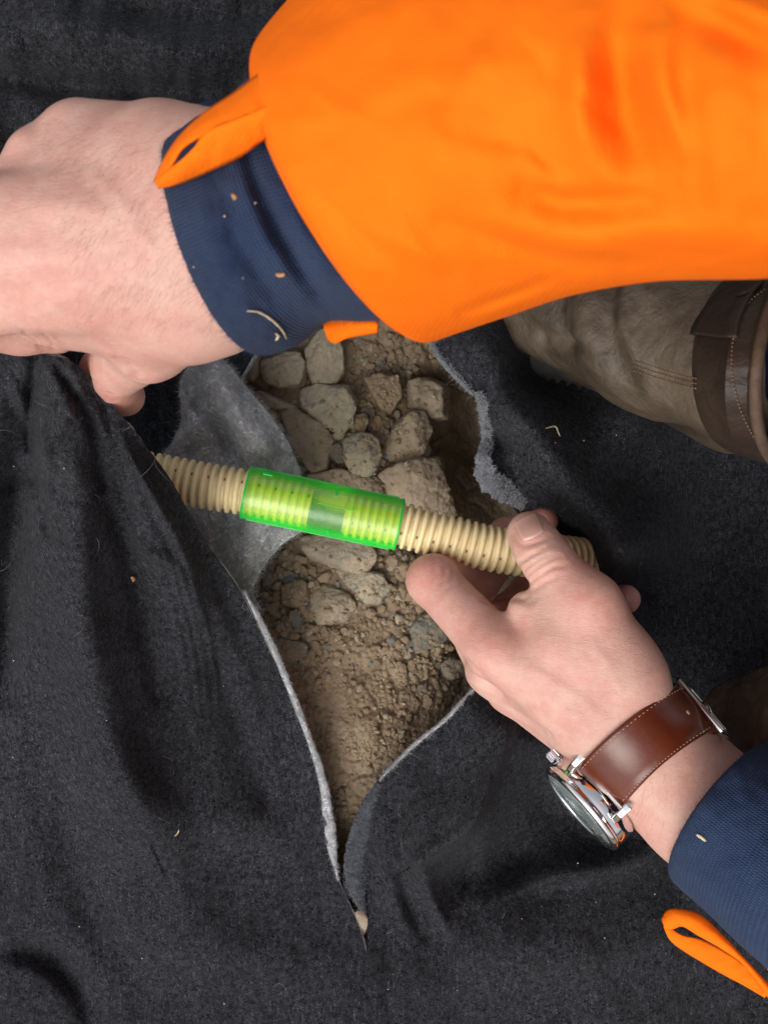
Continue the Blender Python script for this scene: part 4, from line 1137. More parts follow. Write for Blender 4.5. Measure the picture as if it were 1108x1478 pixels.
# fine hairs on wrists
def hairs(tree, quad, n, dirv, L):
    Pp, Dd = [], []
    for _ in range(n):
        u, v = rng.random(2); a, b, c, d = [np.array(q, float) for q in quad]
        q = (a * (1-u) + b * u) * (1-v) + (d * (1-u) + c * u) * v
        h = drop(tree, *q)
        if h is None: continue
        d0 = P(q[0] + dirv[0], q[1] + dirv[1], h[0][2]) - P(q[0], q[1], h[0][2]); d0 /= np.linalg.norm(d0)
        Pp.append(h[0]); Dd.append(d0 + h[1] * .35 + rng.normal(size=3) * .25)
    return Pp, Dd
h1 = hairs(treeRh, [(60,170),(250,180),(330,480),(120,460)], 900, (-.5, .9), 1)
h2 = hairs(treeL, [(900,1190),(940,1110),(1040,1080),(970,1230)], 90, (-.3, 1), 1)
fb = fibres('arm_hair', np.array(h1[0] + h2[0]), np.array(h1[1] + h2[1]), rng.uniform(.5, 1.2, len(h1[0]) + len(h2[0])) * .0055, .000045, M['armhair'], person, curl=.3)
tag(fb, kind='stuff')
# hair of the head
hv = [(head + [.03, 0, .035], head + [.0, 0, .05], .094, .082), (head + [.06, 0, .0], head + [.07, 0, -.03], .07, .05)]
V, F = coarse(hv, .005, .02, head - .2, head + .2)
V = V + vnormals(V, F) * (.004 * fbm(V[:, 0] * 60, V[:, 1] * 200, V[:, 2] * 60, 3))[:, None]
mesh_obj('hair', V, F, M['hair'], person)
# ================================================================== CLOTHES
def ring_px(c, a, b, n=96, start=0.0):
    """closed section: centre (px,py,z), half axis a (dpx,dpy) in the picture, half axis b (dpx,dpy,dz) towards the viewer"""
    t = np.linspace(0, 2*np.pi, n, endpoint=False) + start
    px = c[0] + a[0] * np.cos(t) + b[0] * np.sin(t); py = c[1] + a[1] * np.cos(t) + b[1] * np.sin(t); z = c[2] + b[2] * np.sin(t)
    return np.stack([px, py, z], -1)
def loft_px(secs, n_s, n_t=96):
    """secs rows: cx cy cz ax ay bx by bz; interpolated smoothly"""
    s = np.asarray(secs, float); k = len(s)
    t = np.linspace(0, k - 1, n_s)
    i = np.clip(t.astype(int), 0, k - 2); u = (t - i)[:, None]
    m = np.gradient(s, axis=0)
    q = (2*u**3-3*u**2+1)*s[i] + (u**3-2*u**2+u)*m[i] + (-2*u**3+3*u**2)*s[i+1] + (u**3-u**2)*m[i+1]
    return np.stack([ring_px(r[0:3], r[3:5], r[5:8], n_t) for r in q]), t

def rings_to_obj(Q, name, mat, parent, uv=None):
    V = P(Q[..., 0], Q[..., 1], Q[..., 2]).reshape(-1, 3)
    F = grid_faces(Q.shape[0], Q.shape[1], True)
    o = mesh_obj(name, V, F, mat, parent)
    if uv is not None:
        ns, nt = Q.shape[:2]
        ul = o.data.uv_layers.new(name='UVMap')
        li = np.zeros(len(o.data.loops), np.int32); o.data.loops.foreach_get('vertex_index', li)
        r, c = li // nt, li % nt
        cc = c.astype(float).reshape(-1, 4); wrap = (cc.max(1) - cc.min(1)) > nt / 2
        cc[wrap] = np.where(cc[wrap] < nt / 2, cc[wrap] + nt, cc[wrap])
        U = np.stack([cc.ravel() / nt * uv[0], r / ns * uv[1]], -1)
        ul.data.foreach_set('uv', U.astype(np.float32).ravel())
    return o, V, F

# --- jacket: torso mesh with both sleeves in one garment
RS = [  # right sleeve sections from the gathered opening to the elbow
 (492,284,.228, -112,-205, -66,6,.052), (500,272,.230, -118,-222, -70,6,.062), (540,240,.236, -122,-240, -62,10,.066),
 (600,200,.244, -128,-258, -52,16,.068), (690,150,.254, -128,-278, -40,20,.068), (800,120,.264, -96,-292, -24,22,.066), (930,100,.276, -40,-304, -8,20,.064),
 (1100,90,.292, 0,-312, 4,14,.060), (1330,60,.312, 40,-330, 10,8,.058)]
Q, ts = loft_px(RS, 150, 150)
x, y, z = Q[..., 0], Q[..., 1], Q[..., 2]
front = np.clip((z - np.mean(z, axis=1, keepdims=True)) / .03, 0, 1)
dz = (ridge(x, y, [(905,40),(895,110),(915,190),(950,240)], -.013, 52, 46)
    + ridge(x, y, [(960,30),(950,90),(965,160),(990,250)], .009, 22, 40)
    + ridge(x, y, [(850,30),(840,150),(860,230)], .008, 40, 30)
    + ridge(x, y, [(760,275),(830,290),(930,285)], -.009, 14, 26)
    + ridge(x, y, [(720,320),(830,345),(960,335),(1100,345)], .007, 26, 30)
    + ridge(x, y, [(640,320),(700,340),(800,372),(900,380)], -.006, 14, 16)
    + ridge(x, y, [(665,452),(720,432),(790,405)], -.007, 7, 9)
    + ridge(x, y, [(690,30),(660,90),(640,130)], -.004, 18, 26)
    + ridge(x, y, [(560,330),(600,360),(660,380)], .004, 24)
    + ridge(x, y, [(1000,10),(1060,40),(1120,80)], -.007, 26, 30)
    + ridge(x, y, [(980,-20),(1050,5),(1120,30)], .008, 20, 26)
    + ridge(x, y, [(1040,110),(1030,220),(1060,330)], .006, 50, 40)
    + ridge(x, y, [(560,180),(640,230),(760,260)], .005, 50)
    + ridge(x, y, [(470,330),(520,380),(580,420)], .004, 26))
dz = dz * .7 + .0016 * fbm(x / 120, y / 120, 1.3, 3)
rw = np.random.default_rng(12)
for _ in range(26):                       # small crisp creases of the stiff cotton
    cx, cy, a = rw.uniform(420, 1120), rw.uniform(20, 440), rw.uniform(-.5, .9)
    L = rw.uniform(40, 120); ca, sa = math.cos(a) * L, math.sin(a) * L
    dz = dz + ridge(x, y, [(cx - ca, cy - sa), (cx + rw.uniform(-8, 8), cy + rw.uniform(-10, 10)), (cx + ca, cy + sa)], rw.choice([-1, 1]) * rw.uniform(.0004, .0011), rw.uniform(6, 16), rw.uniform(8, 22))
gath = np.exp(-ts / .5)[:, None]
ang = np.linspace(0, 2*np.pi, 150, endpoint=False)[None]
dz = dz + gath * .0012 * np.sin(ang * 17 + 2 * np.sin(ang * 3))
Q[..., 2] = z + dz * (.25 + .75 * front)
# rolled hem at the opening and the inside of the sleeve
def inset(r, f, dxy):
    c = r.mean(0); q = c + (r - c) * f; q[:, :2] += dxy; return q
R0 = Q[0]
hem = [inset(R0, .62, (90, -24)), inset(R0, .80, (42, -10)), inset(R0, .93, (10, -2)), inset(R0, .985, (-4, 1))]
Q = np.concatenate([np.stack(hem), Q])
jm = MB()
V = P(Q[..., 0], Q[..., 1], Q[..., 2]).reshape(-1, 3); F = grid_faces(*Q.shape[:2], True); jm.add(V, F)
lastR = V[-150:]
# upper part of the right sleeve to the shoulder, and the left sleeve
def sleeve_world(path, rads, seg=60, seed=0):
    c = spline(np.asarray(path, float), 60); r = np.interp(np.linspace(0, 1, 60), np.linspace(0, 1, len(rads)), rads)
    V, F = tube_vf(c, r, seg, False)
    n = vnormals(V, F)
    V = V + n * (.006 * fbm(V[:, 0] * 22 + seed, V[:, 1] * 22, V[:, 2] * 22, 3))[:, None]
    return V, F
cR = lastR.mean(0)
jm.add(*sleeve_world([cR - (elR - cR) * .05, elR + [.01, 0, .01], (elR + shR) / 2, shR], [.046, .058, .066, .078], seed=3))
LS = [(1240,1262,.104, 96,-128, -34,-20,.046), (1262,1280,.105, 110,-150, -36,-20,.056), (1330,1340,.106, 118,-160, -30,-20,.060), (1500,1450,.112, 120,-170, -20,-20,.062)]
QL, _ = loft_px(LS, 50, 90)
QL[..., 2] += .002 * fbm(QL[..., 0] / 60, QL[..., 1] / 60, 5.0, 3)
RL0 = QL[0]; QL = np.concatenate([np.stack([inset(RL0, .7, (60, 50)), inset(RL0, .9, (14, 10)), inset(RL0, .98, (-3, -3))]), QL])
VLs = P(QL[..., 0], QL[..., 1], QL[..., 2]).reshape(-1, 3); jm.add(VLs, grid_faces(*QL.shape[:2], True))
cL = VLs[-90:].mean(0)
jm.add(*sleeve_world([cL - (elL - cL) * .05, elL, (elL + shL) / 2, shL], [.047, .058, .066, .078], seed=8))
tv = [(shR, shL, .085, .085), ((shR + shL) / 2 + [.05, 0, 0], hip - [.05, 0, 0], .155, .165), (shR, (shR + shL) / 2 + [.12, 0, .02], .09, .14), (shL, (shR + shL) / 2 + [.12, 0, .02], .09, .14), ((shR+shL)/2, neck, .09, .075)]
V, F = coarse(tv, .009, .05, (.1, -.4, .2), (1.0, .4, 1.05))
V = V + vnormals(V, F) * (.008 * fbm(V[:, 0] * 14, V[:, 1] * 14, V[:, 2] * 14, 4))[:, None]
jm.add(V, F)
jacket = jm.build('jacket', [M['orange']], person)
tag(jacket, 'bright orange work jacket with gathered sleeve ends')

# --- trousers
tr = [(hip + [-.02, .09, 0], [.30, .10, .46], .125, .080), ([.30, .10, .46], [.152, .054, .118], .075, .031), (hip + [-.02, -.09, 0], [.33, -.10, .46], .125, .080), ([.33, -.10, .46], [.200, -.080, .150], .075, .040), (hip + [0, .08, .02], hip + [0, -.08, .02], .14, .14)]
V, F = coarse(tr, .008, .03, (.05, -.36, .08), (1.0, .36, 1.0))
V = V + vnormals(V, F) * (.006 * fbm(V[:, 0] * 18, V[:, 1] * 18, V[:, 2] * 18, 4))[:, None]
mesh_obj('trousers', V, F, M['navy'], person)

# --- knit cuffs
CS = [(318,338,.207, -62,-172, -58,22,.045), (330,334,.208, -66,-176, -62,22,.049), (362,322,.211, -66,-176, -62,20,.051), (400,305,.216, -70,-160, -64,16,.050), (450,285,.221, -82,-178, -62,10,.048), (505,275,.228, -88,-184, -60,8,.044), (580,240,.234, -90,-180, -56,8,.040)]
Q, ts = loft_px(CS, 110, 160)
x, y, z = Q[..., 0], Q[..., 1], Q[..., 2]
Q[..., 2] = z + ridge(x, y, [(345,190),(385,300),(430,380),(480,450)], -.004, 11, 13) + ridge(x, y, [(280,240),(300,330),(345,420)], .0016, 16) + ridge(x, y, [(320,260),(345,350),(400,440)], -.0016, 12) + ridge(x, y, [(400,250),(440,340),(500,430)], .002, 14) + ridge(x, y, [(330,190),(365,300),(410,390),(450,450)], .002, 14) + .0012 * fbm(x / 40, y / 40, 2.0, 3)
rough = .5 * fbm(np.linspace(0, 60, 160), 0.0, 3.0, 3)
Q[0, :, 0] += rough * 2.5; Q[0, :, 1] += rough
Q = np.concatenate([np.stack([inset(Q[0], .80, (30, -8)), inset(Q[0], .92, (6, -2)), inset(Q[0], .975, (-1, 0))]), Q])
cuffR, VcR, FcR = rings_to_obj(Q, 'knit_cuff', M['knit'], jacket, (5.2, 3.0))
CL = [(1046,1165,.098, 72,-94, -32,-14,.040), (1053,1174,.098, 78,-102, -36,-14,.045), (1090,1205,.099, 70,-112, -34,-14,.047), (1150,1250,.100, 76,-120, -30,-16,.047), (1240,1318,.104, 80,-126, -30,-20,.044), (1300,1360,.106, 84,-130, -30,-20,.040)]
Q, ts = loft_px(CL, 90, 130)
x, y, z = Q[..., 0], Q[..., 1], Q[..., 2]
Q[..., 2] = z + .0012 * fbm(x / 40, y / 40, 6.0, 3) + ridge(x, y, [(1010,1260),(1070,1230),(1120,1170)], -.002, 14, 18)
Q = np.concatenate([np.stack([inset(Q[0], .80, (20, 16)), inset(Q[0], .92, (4, 4)), inset(Q[0], .975, (0, 0))]), Q])
cuffL, VcL, FcL = rings_to_obj(Q, 'knit_cuff', M['knit'], jacket, (5.2, 2.6))
# pills and loose yarn on the cuff ends
def cuff_fuzz(V, nt, n, out):
    r0 = V[2*nt:6*nt]; k = rng.integers(0, len(r0), n)
    nn = np.array(out)[None] + rng.normal(size=(n, 3)) * .8
    return r0[k], nn
a1 = cuff_fuzz(VcR, 160, 900, (-.6, 0, .3)); a2 = cuff_fuzz(VcL, 130, 500, (-.5, .3, .3))
nR = vnormals(VcR, FcR); kR = rng.integers(0, len(VcR), 2600); nL = vnormals(VcL, FcL); kL = rng.integers(0, len(VcL), 1600)
sR = -1 if (nR[len(VcR)//2 - 40] @ (CAMV - Vector(VcR[len(VcR)//2 - 40]))) < -9 else 1
o = fibres('yarn_fuzz', np.concatenate([a1[0], a2[0], VcR[kR], VcL[kL]]), np.concatenate([a1[1], a2[1], np.sign((nR[kR] * (VcR[kR] - VcR.mean(0))).sum(1))[:, None] * nR[kR] * .5 + rng.normal(size=(2600, 3)) * .6, np.sign((nL[kL] * (VcL[kL] - VcL.mean(0))).sum(1))[:, None] * nL[kL] * .5 + rng.normal(size=(1600, 3)) * .6]),
       rng.uniform(.4, 1.2, 900 + 500 + 4200) * .0015, .00012, plain('navy_yarn', (.022, .040, .10), .9), jacket)
tag(o, kind='stuff')

# --- orange hanging loops (flat bands folded to a loop)
def band(name, A, B, nz, thick, mat, parent, n=40, m=9, bulge=.002, tree=None, lift=0.0):
    a = spline(np.asarray(A, float), n); b = spline(np.asarray(B, float), n)
    v = np.linspace(0, 1, m)[None, :, None]
    q = a[:, None] * (1 - v) + b[:, None] * v
    q[..., 2] += bulge * np.sin(np.pi * v[..., 0]) + .0007 * fbm(q[..., 0] / 22, q[..., 1] / 22, nz, 3)
    W = P(q[..., 0], q[..., 1], q[..., 2]).reshape(-1, 3)
    o = mesh_obj(name, W, grid_faces(n, m), mat, parent)
    s = o.modifiers.new('thickness', 'SOLIDIFY'); s.thickness = thick; s.offset = 0
    return o
lp = empty('hanging_loop'); lp.parent = jacket
band('strap_upper', [(392,96,.276),(372,110,.274),(335,138,.270),(296,164,.266),(262,196,.262),(240,228,.258),(224,262,.250)],
     [(394,160,.282),(375,166,.281),(338,178,.278),(300,192,.273),(266,213,.268),(250,238,.264),(240,262,.254)], 1.0, .0012, M['orange'], lp)
band('strap_lower', [(394,150,.284),(375,158,.283),(340,172,.281),(302,188,.277),(282,210,.273),(256,236,.268),(226,260,.256)],
     [(394,190,.276),(378,200,.275),(346,224,.270),(312,240,.266),(280,254,.262),(250,265,.258),(228,269,.252)], 4.0, .0012, M['orange'], lp)
lp2 = empty('hanging_loop'); lp2.parent = jacket
band('strap_upper', [(956,1328,.062),(962,1316,.064),(975,1313,.066),(1008,1321,.068),(1040,1350,.070),(1072,1384,.072),(1120,1436,.076)],
     [(961,1342,.064),(972,1340,.066),(984,1336,.067),(1008,1350,.070),(1040,1368,.071),(1074,1392,.072),(1110,1440,.076)], 2.0, .0012, M['orange'], lp2)
band('strap_lower', [(957,1330,.058),(965,1338,.058),(984,1350,.058),(1010,1356,.060),(1042,1372,.064),(1076,1394,.069),(1112,1424,.075)],
     [(959,1338,.058),(967,1356,.056),(987,1372,.056),(1013,1388,.059),(1042,1405,.063),(1074,1422,.068),(1104,1440,.075)], 5.0, .0012, M['orange'], lp2, bulge=.001)
tab = band('sleeve_tab', [(466,464,.205),(486,458,.209),(508,460,.214),(545,462,.221)], [(474,488,.203),(484,494,.205),(502,486,.211),(545,478,.219)], 7.0, .0012, M['orange'], jacket, bulge=.003)

# ================================================================== BOOTS
def boot(parent, prims, sole, lo, hi, h=.0014, k=.016, disp=None):
    b = empty('boot'); b.parent = parent
    f = Field(lo, hi, h); D = f.new()
    for a, c, *sc in prims: f.cone(D, P(*a[:3]), P(*c[:3]), a[3]*S(a[2]), c[3]*S(c[2]), k, sc[0] if sc else None)
    V, F = f.mesh(D); V = relax(V, F, 4)
    n = vnormals(V, F)
    V = V + n * (.0007 * fbm(V[:, 0] * 60, V[:, 1] * 60, V[:, 2] * 60, 4))[:, None]
    if disp is not None: V = V + n * disp(V)[:, None]
    mesh_obj('upper', V, F, M['boot' if disp is not None else 'boot_wet'], b)
    G = f.new()
    for a, c, *sc in sole: f.cone(G, P(*a[:3]), P(*c[:3]), a[3]*S(a[2]), c[3]*S(c[2]), .004, sc[0] if sc else None)
    V2, F2 = f.mesh(G); V2 = relax(V2, F2, 2)
    n2 = vnormals(V2, F2); an = np.arctan2(n2[:, 1], n2[:, 0]); flatn = np.clip(1 - abs(n2[:, 2]) * 1.6, 0, 1)
    V2 = V2 + n2 * (flatn * .0012 * np.sign(np.sin((V2[:, 0] + V2[:, 1] * .4) * 1500)))[:, None]
    mesh_obj('sole', V2, F2, M['rubber'], b)
    return b, bvh(V, F)
FLAT = (1, 1, 3.2)
def creases(V):
    px = 554 + V[:, 0] / (K * (CAM_H - V[:, 2])); py = 739 - V[:, 1] / (K * (CAM_H - V[:, 2]))
    d = ridge(px, py, [(850,400),(845,440),(850,490),(880,545)], .004, 22, 18) + ridge(px, py, [(884,405),(874,460),(887,510),(914,560)], -.003, 14, 18) + ridge(px, py, [(905,410),(900,460),(915,510)], .002, 10, 14) + ridge(px, py, [(812,410),(806,460),(822,520)], -.003, 9, 12)
    d = d + ridge(px, py, [(740,455),(790,488),(850,505)], -.003, 12, 10) + ridge(px, py, [(940,530),(980,545),(1010,548)], -.0012, 8, 8)
    d = d + ridge(px, py, [(1010,600),(1040,620),(1080,640)], .003, 18)
    return d
bootR, treeB = boot(person, [((746,440,.030,64),(860,440,.052,92)), ((860,440,.052,92),(960,480,.085,110)), ((960,480,.085,112),(1080,520,.120,116)), ((880,500,.035,60),(1060,580,.060,74))],
     [((772,462,.016,82),(870,474,.020,88),FLAT), ((870,474,.020,88),(930,500,.024,60),FLAT)], P(600, 800, .05) * [1,1,0] + [0,0,-.01], P(1290, 200, .05) * [1,1,0] + [0,0,.21], disp=creases)
# boot shaft with its rim, dark leather
SH = [(1062,520,.112, 4,-122, -64,2,.046), (1068,522,.116, 6,-130, -66,2,.052), (1095,524,.128, 10,-138, -60,2,.054), (1132,526,.146, 14,-144, -58,4,.054), (1150,527,.152, 15,-146, -58,4,.054)]
Q, ts = loft_px(SH, 60, 110)
Q[..., 2] += .0012 * fbm(Q[..., 0] / 40, Q[..., 1] / 40, 2.2, 3)
rim = Q[-1]
Q2 = np.concatenate([np.stack([inset(Q[0], .93, (4, 0))]), Q, np.stack([inset(rim, .985, (4, 0)), inset(rim, .95, (2, 0)), inset(rim, .93, (-14, 0)), inset(rim, .90, (-50, 0))])])
shaft, VS, FS = rings_to_obj(Q2, 'collar', M['boot_dark'], bootR)
w = P(rim[:, 0], rim[:, 1], rim[:, 2]); w = np.concatenate([w, w[:1]])
V, F = tube_vf(w, .0019, 8, False); mesh_obj('rim_binding', V, F, M['boot_rim'], bootR)
treeS = bvh(VS, FS)
def stitches(name, trees, pts, n, mat, parent, L=.6, w=.00028, lift=.0003):
    c = spline(np.asarray(pts, float), n * 2); m = MB()
    for i in range(0, n * 2 - 1, 2):
        hs = []
        for q in (c[i], c[i] + (c[i+1] - c[i]) * L * 1.4):
            best = None
            for t in trees:
                h = drop(t, q[0], q[1], lift)
                if h is not None and (best is None or h[0][2] > best[2]): best = h[0]
            hs.append(best)
        if hs[0] is None or hs[1] is None: continue
        mid = (hs[0] + hs[1]) / 2 + [0, 0, w * .6]
        m.add(*tube_vf(np.array([hs[0], mid, hs[1]]), w, 5))
    if m.n:
        o = m.build(name, [mat], parent); tag(o, kind='stuff'); return o
for dy in (0, 7, 14):
    stitches('stitching', [treeB, treeS], [(915, 520 + dy), (945, 530 + dy), (985, 542 + dy), (1006, 546 + dy)], 22, M['thread_tan'], bootR)
stitches('stitching', [treeS, treeB], [(1004, 476), (1030, 482), (1054, 486)], 14, M['thread_tan'], bootR)
stitches('stitching', [treeS, treeB], [(1104, 418), (1078, 440), (1060, 478), (1056, 540), (1072, 600), (1098, 645)], 44, M['thread_tan'], bootR)
# pull strap over the shaft
def strip_on(trees, A, B, name, mat, parent, lift, n=26, m=7):
    a, b = spline(np.asarray(A, float), n), spline(np.asarray(B, float), n); V = []
    for i in range(n):
        for j in range(m):
            q = a[i] + (b[i] - a[i]) * j / (m - 1); best = None
            for t in trees:
                h = drop(t, q[0], q[1], lift)
                if h is not None and (best is None or h[0][2] > best[2]): best = h[0]
            V.append(best if best is not None else P(q[0], q[1], .12))
    o = mesh_obj(name, V, grid_faces(n, m), mat, parent)
    s = o.modifiers.new('thickness', 'SOLIDIFY'); s.thickness = .0016; s.offset = 0; return o
strip_on([treeS], [(1044, 424), (1022, 448), (1006, 474), (1003, 484)], [(1102, 412), (1082, 432), (1066, 462), (1060, 490)], 'pull_strap', M['boot_dark'], bootR, .0012)
bootL, treeB2 = boot(person, [((1068,1040,.030,58),(1160,1050,.055,84)), ((1160,1050,.055,84),(1300,1080,.10,104)), ((1300,1080,.10,104),(1420,1090,.17,110))],
     [((1075,1045,.012,64),(1160,1052,.014,78),FLAT), ((1160,1052,.014,78),(1330,1090,.02,70),FLAT)], P(960, 1260, .05) * [1,1,0] + [0,0,-.01], P(1560, 840, .05) * [1,1,0] + [0,0,.21])
# ================================================================== WRISTWATCH
watch = empty('wristwatch')
tag(watch, 'steel wristwatch on a shiny brown leather strap around the lower wrist', 'wristwatch')
WC = np.array([940, 1082, .088])             # centre of the wrist under the strap
sec_a = np.array([-82., 66.])                # towards the dial side, in picture pixels
wn = P(WC[0] + sec_a[0], WC[1] + sec_a[1], WC[2]) - P(*WC); wn /= np.linalg.norm(wn)
zdir = np.array([-.08, .10, 1.0]); 
wn = wn * .985 + np.array([0, 0, .17]); wn /= np.linalg.norm(wn)       # dial normal
fore = P(1010, 1160, .09) - P(900, 1040, .09)
wx = fore - (fore @ wn) * wn; wx /= np.linalg.norm(wx)                   # along the forearm (6-12 is across it)
wy = np.cross(wn, wx)                                                    # strap direction, upward
if wy[2] < 0: wy = -wy
_c, _s = math.cos(R(20)), math.sin(R(20)); wx, wy = wx * _c + wy * _s, wy * _c - wx * _s
wc = P(868, 1133, .110) - wy * .0232 + wn * .0026
def W(u, v, h): return wc + wx * u + wy * v + wn * h
RCASE = .0200
def turned(prof, seg=72):
    a = np.linspace(0, 2*np.pi, seg, endpoint=False)
    return loft([np.array([W(r * math.cos(t), r * math.sin(t), h) for t in a]) for r, h in prof])
V, F = turned([(.012, -.0055), (.0165, -.0052), (.0178, -.0042), (.0192, -.0030), (.0196, -.0022), (.0196, .0036), (.0193, .0042), (.0199, .0048), (RCASE, .0058), (.0196, .0068), (.0186, .0074), (.0182, .0074), (.0180, .0066), (.0178, .0052)])
mesh_obj('case', V, F, M['steel'], watch)
V, F = turned([(.0, .0053), (.006, .0053), (.0178, .0053)]); dial = mesh_obj('dial', V, F, M['dial'], watch)
mk = MB()
for k in range(12):
    a = k * math.pi / 6; c, s = math.cos(a), math.sin(a)
    q = lambda r, w, h: W(r * c - w * s, r * s + w * c, h + .003)
    mk.add([q(.0135, -.0004, .0024), q(.0165, -.0004, .0024), q(.0165, .0004, .0024), q(.0135, .0004, .0024), q(.0135, -.0004, .0028), q(.0165, -.0004, .0028), q(.0165, .0004, .0028), q(.0135, .0004, .0028)],
           [(4,5,6,7),(0,1,5,4),(1,2,6,5),(2,3,7,6),(3,0,4,7)])
o = mk.build('hour_markers', [M['dial_mark']], dial, False)
for nm, L, a, h in (('hour_hand', .010, 1.1, .0027), ('minute_hand', .0145, 4.0, .0030)):
    c, s = math.cos(a), math.sin(a); q = lambda r, w, hh: W(r * c - w * s, r * s + w * c, hh + .003)
    mesh_obj(nm, [q(-.002, -.0005, h), q(L, -.0002, h), q(L, .0002, h), q(-.002, .0005, h), q(-.002, -.0005, h+.0002), q(L, -.0002, h+.0002), q(L, .0002, h+.0002), q(-.002, .0005, h+.0002)], [(4,5,6,7),(0,1,5,4),(1,2,6,5),(2,3,7,6),(3,0,4,7)], M['dial_mark'], dial, False)
V, F = turned([(.0182, .0068), (.0182, .0076), (.0172, .0082), (.012, .0085), (.006, .0087), (.00001, .0087)]); 
V2, F2 = turned([(.00001, .0076), (.012, .0074), (.0182, .0068)])
V = np.concatenate([V, V2]); F = np.concatenate([F, F2 + len(V) - len(V2)]); mesh_obj('crystal', V, F, M['glass'], watch)
# crown, fluted
cr = MB(); a = np.linspace(0, 2*np.pi, 48, endpoint=False)
rr = .0028 + .0002 * np.sign(np.sin(a * 12))
cd = -wx            # crown side: towards the hand
rings = []
for d_, f in ((.0185, .35), (.0200, .35), (.0203, .95), (.0208, 1.0), (.0238, 1.0), (.0243, .9), (.0245, .3)):
    rings.append(np.array([wc + cd * d_ + (wy * math.cos(t) + wn * math.sin(t)) * r * f + wn * -.0005 for t, r in zip(a, rr)]))
cr.add(*loft(rings)); cr.build('crown', [M['steel']], watch, False)
# lugs: two at each end of the strap axis
def lug(u, sv):
    prof = [(.0165, .0010, .0028), (.0195, .0008, .0026), (.0225, -.0008, .0022), (.0245, -.0032, .0016), (.0252, -.0046, .0010)]
    R_ = []
    for v, h, t in prof:
        R_.append(np.array([W(u + du * .0014, sv * v, h + dh * t * .6) for du, dh in ((-1, -1), (1, -1), (1, .6), (.6, 1), (-.6, 1), (-1, .6))]))
    V, F = loft(R_); F = F.tolist(); n = len(V); F.append([5,4,3,2]); F.append([5,2,1,0]); F.append([n-6,n-5,n-4,n-3]); F.append([n-6,n-3,n-2,n-1])
    o = mesh_obj('lug', V, F, M['steel'], watch, False)
    b = o.modifiers.new('bevel', 'BEVEL'); b.width = .0003; b.segments = 2
for u in (-.0122, .0122):
    for sv in (1, -1): lug(u, sv)
for sv in (1, -1):
    V, F = tube_vf(np.array([W(-.0112, sv * .0232, -.0026), W(.0112, sv * .0232, -.0026)]), .0009, 8); mesh_obj('spring_bar', V, F, M['steel_dark'], watch)

# strap: follows the wrist surface from the top lugs to the buckle and on round below
strap_c = [(868,1133),(886,1112),(912,1086),(940,1062),(968,1042),(990,1030),(1004,1023)]
SW = .0106       # half width
def strap_path():
    cc = spline(np.asarray(strap_c, float), 34)
    p0 = W(0, .0232, -.0026); out = [p0 - wy * .0018, p0 + wy * .0012]
    for q in cc[7:]:
        h = drop(treeL, q[0], q[1], .0013)
        if h is not None: out.append(h[0])
    # carry on down the far side of the wrist and underneath, back to the lower lugs
    ctr = P(*WC) + np.array([0, 0, -.004]); e = out[-1] - ctr
    ex = P(WC[0] - sec_a[0], WC[1] - sec_a[1], WC[2]) - P(*WC); ex /= np.linalg.norm(ex)
    for an in (20, -10, -40, -70, -100, -130, -150):
        out.append(ctr + ex * .0245 * math.cos(R(an)) + np.array([0, 0, .034]) * math.sin(R(an)))
    out.append(W(0, -.0232, -.0026))
    return np.array(out)
sp = strap_path()
sp = spline(sp, 150)
for _ in range(14): sp[1:-1] = sp[1:-1] * .5 + (sp[:-2] + sp[2:]) * .25
axis_dir = fore / np.linalg.norm(fore)
t = np.gradient(sp, axis=0); t /= np.linalg.norm(t, axis=1)[:, None]
sd = axis_dir[None] - (t @ axis_dir)[:, None] * t; sd /= np.linalg.norm(sd, axis=1)[:, None]
nn = np.cross(t, sd)
ctrw = sp.mean(0)
if ((sp - ctrw) * nn).sum() < 0: nn = -nn
wsc = np.interp(np.linspace(0, 1, 150), [0, .35, 1], [1.0, .93, .88]) * SW
prof = [(-1, -.0006), (-1, .0004), (-.96, .0010), (-.88, .0011), (-.80, .0009), (-.6, .0013), (-.2, .0017), (.2, .0017), (.6, .0013), (.80, .0009), (.88, .0011), (.96, .0010), (1, .0004), (1, -.0006)]
V = np.stack([sp + sd * (wsc * u)[:, None] + nn * h for u, h in prof], 1).reshape(-1, 3)
strap = mesh_obj('strap', V, grid_faces(150, len(prof), True), M['strap'], watch)
st_tree = bvh(V, grid_faces(150, len(prof), True))
st = MB()
for u in (-.88, .88):
    for i in range(3, 62, 2):
        p0 = sp[i] + sd[i] * wsc[i] * u + nn[i] * .00112; p1 = sp[i+1] + sd[i+1] * wsc[i+1] * u + nn[i+1] * .00112
        st.add(*tube_vf(np.array([p0, (p0+p1)/2 + nn[i] * .00012, p0 + (p1 - p0) * .9]), .00017, 5))
o = st.build('stitching', [M['thread_pale']], strap); tag(o, kind='stuff')
# pin hole and buckle
ib = int(np.argmin(np.linalg.norm(sp[:80] - P(1000, 1024, .108), axis=1)))
V, F = turned([(.0, 0), (.001, 0)])
pd = MB(); a = np.linspace(0, 2*np.pi, 14, endpoint=False)
c = sp[ib - 6] + nn[ib - 6] * .0017
pd.add(*loft([c + r * (np.cos(a)[:, None] * sd[ib-6] + np.sin(a)[:, None] * t[ib-6]) + nn[ib-6] * h for r, h in ((.0009, -.0002), (.0009, .0002), (.0001, .0003))]))
pd.build('strap_pin', [M['thread_pale']], strap)
bk = ib + 5
bc = sp[bk] + nn[bk] * .0022
bx, by_ = sd[bk], t[bk]; by_ /= np.linalg.norm(by_); bnn = np.cross(bx, by_)
corner = [(-.0125, -.004), (-.0125, .005), (-.010, .0085), (.010, .0085), (.0125, .005), (.0125, -.004), (-.0125, -.004)]
loopp = spline(np.array([bc + bx * u + by_ * v for u, v in corner]), 80)
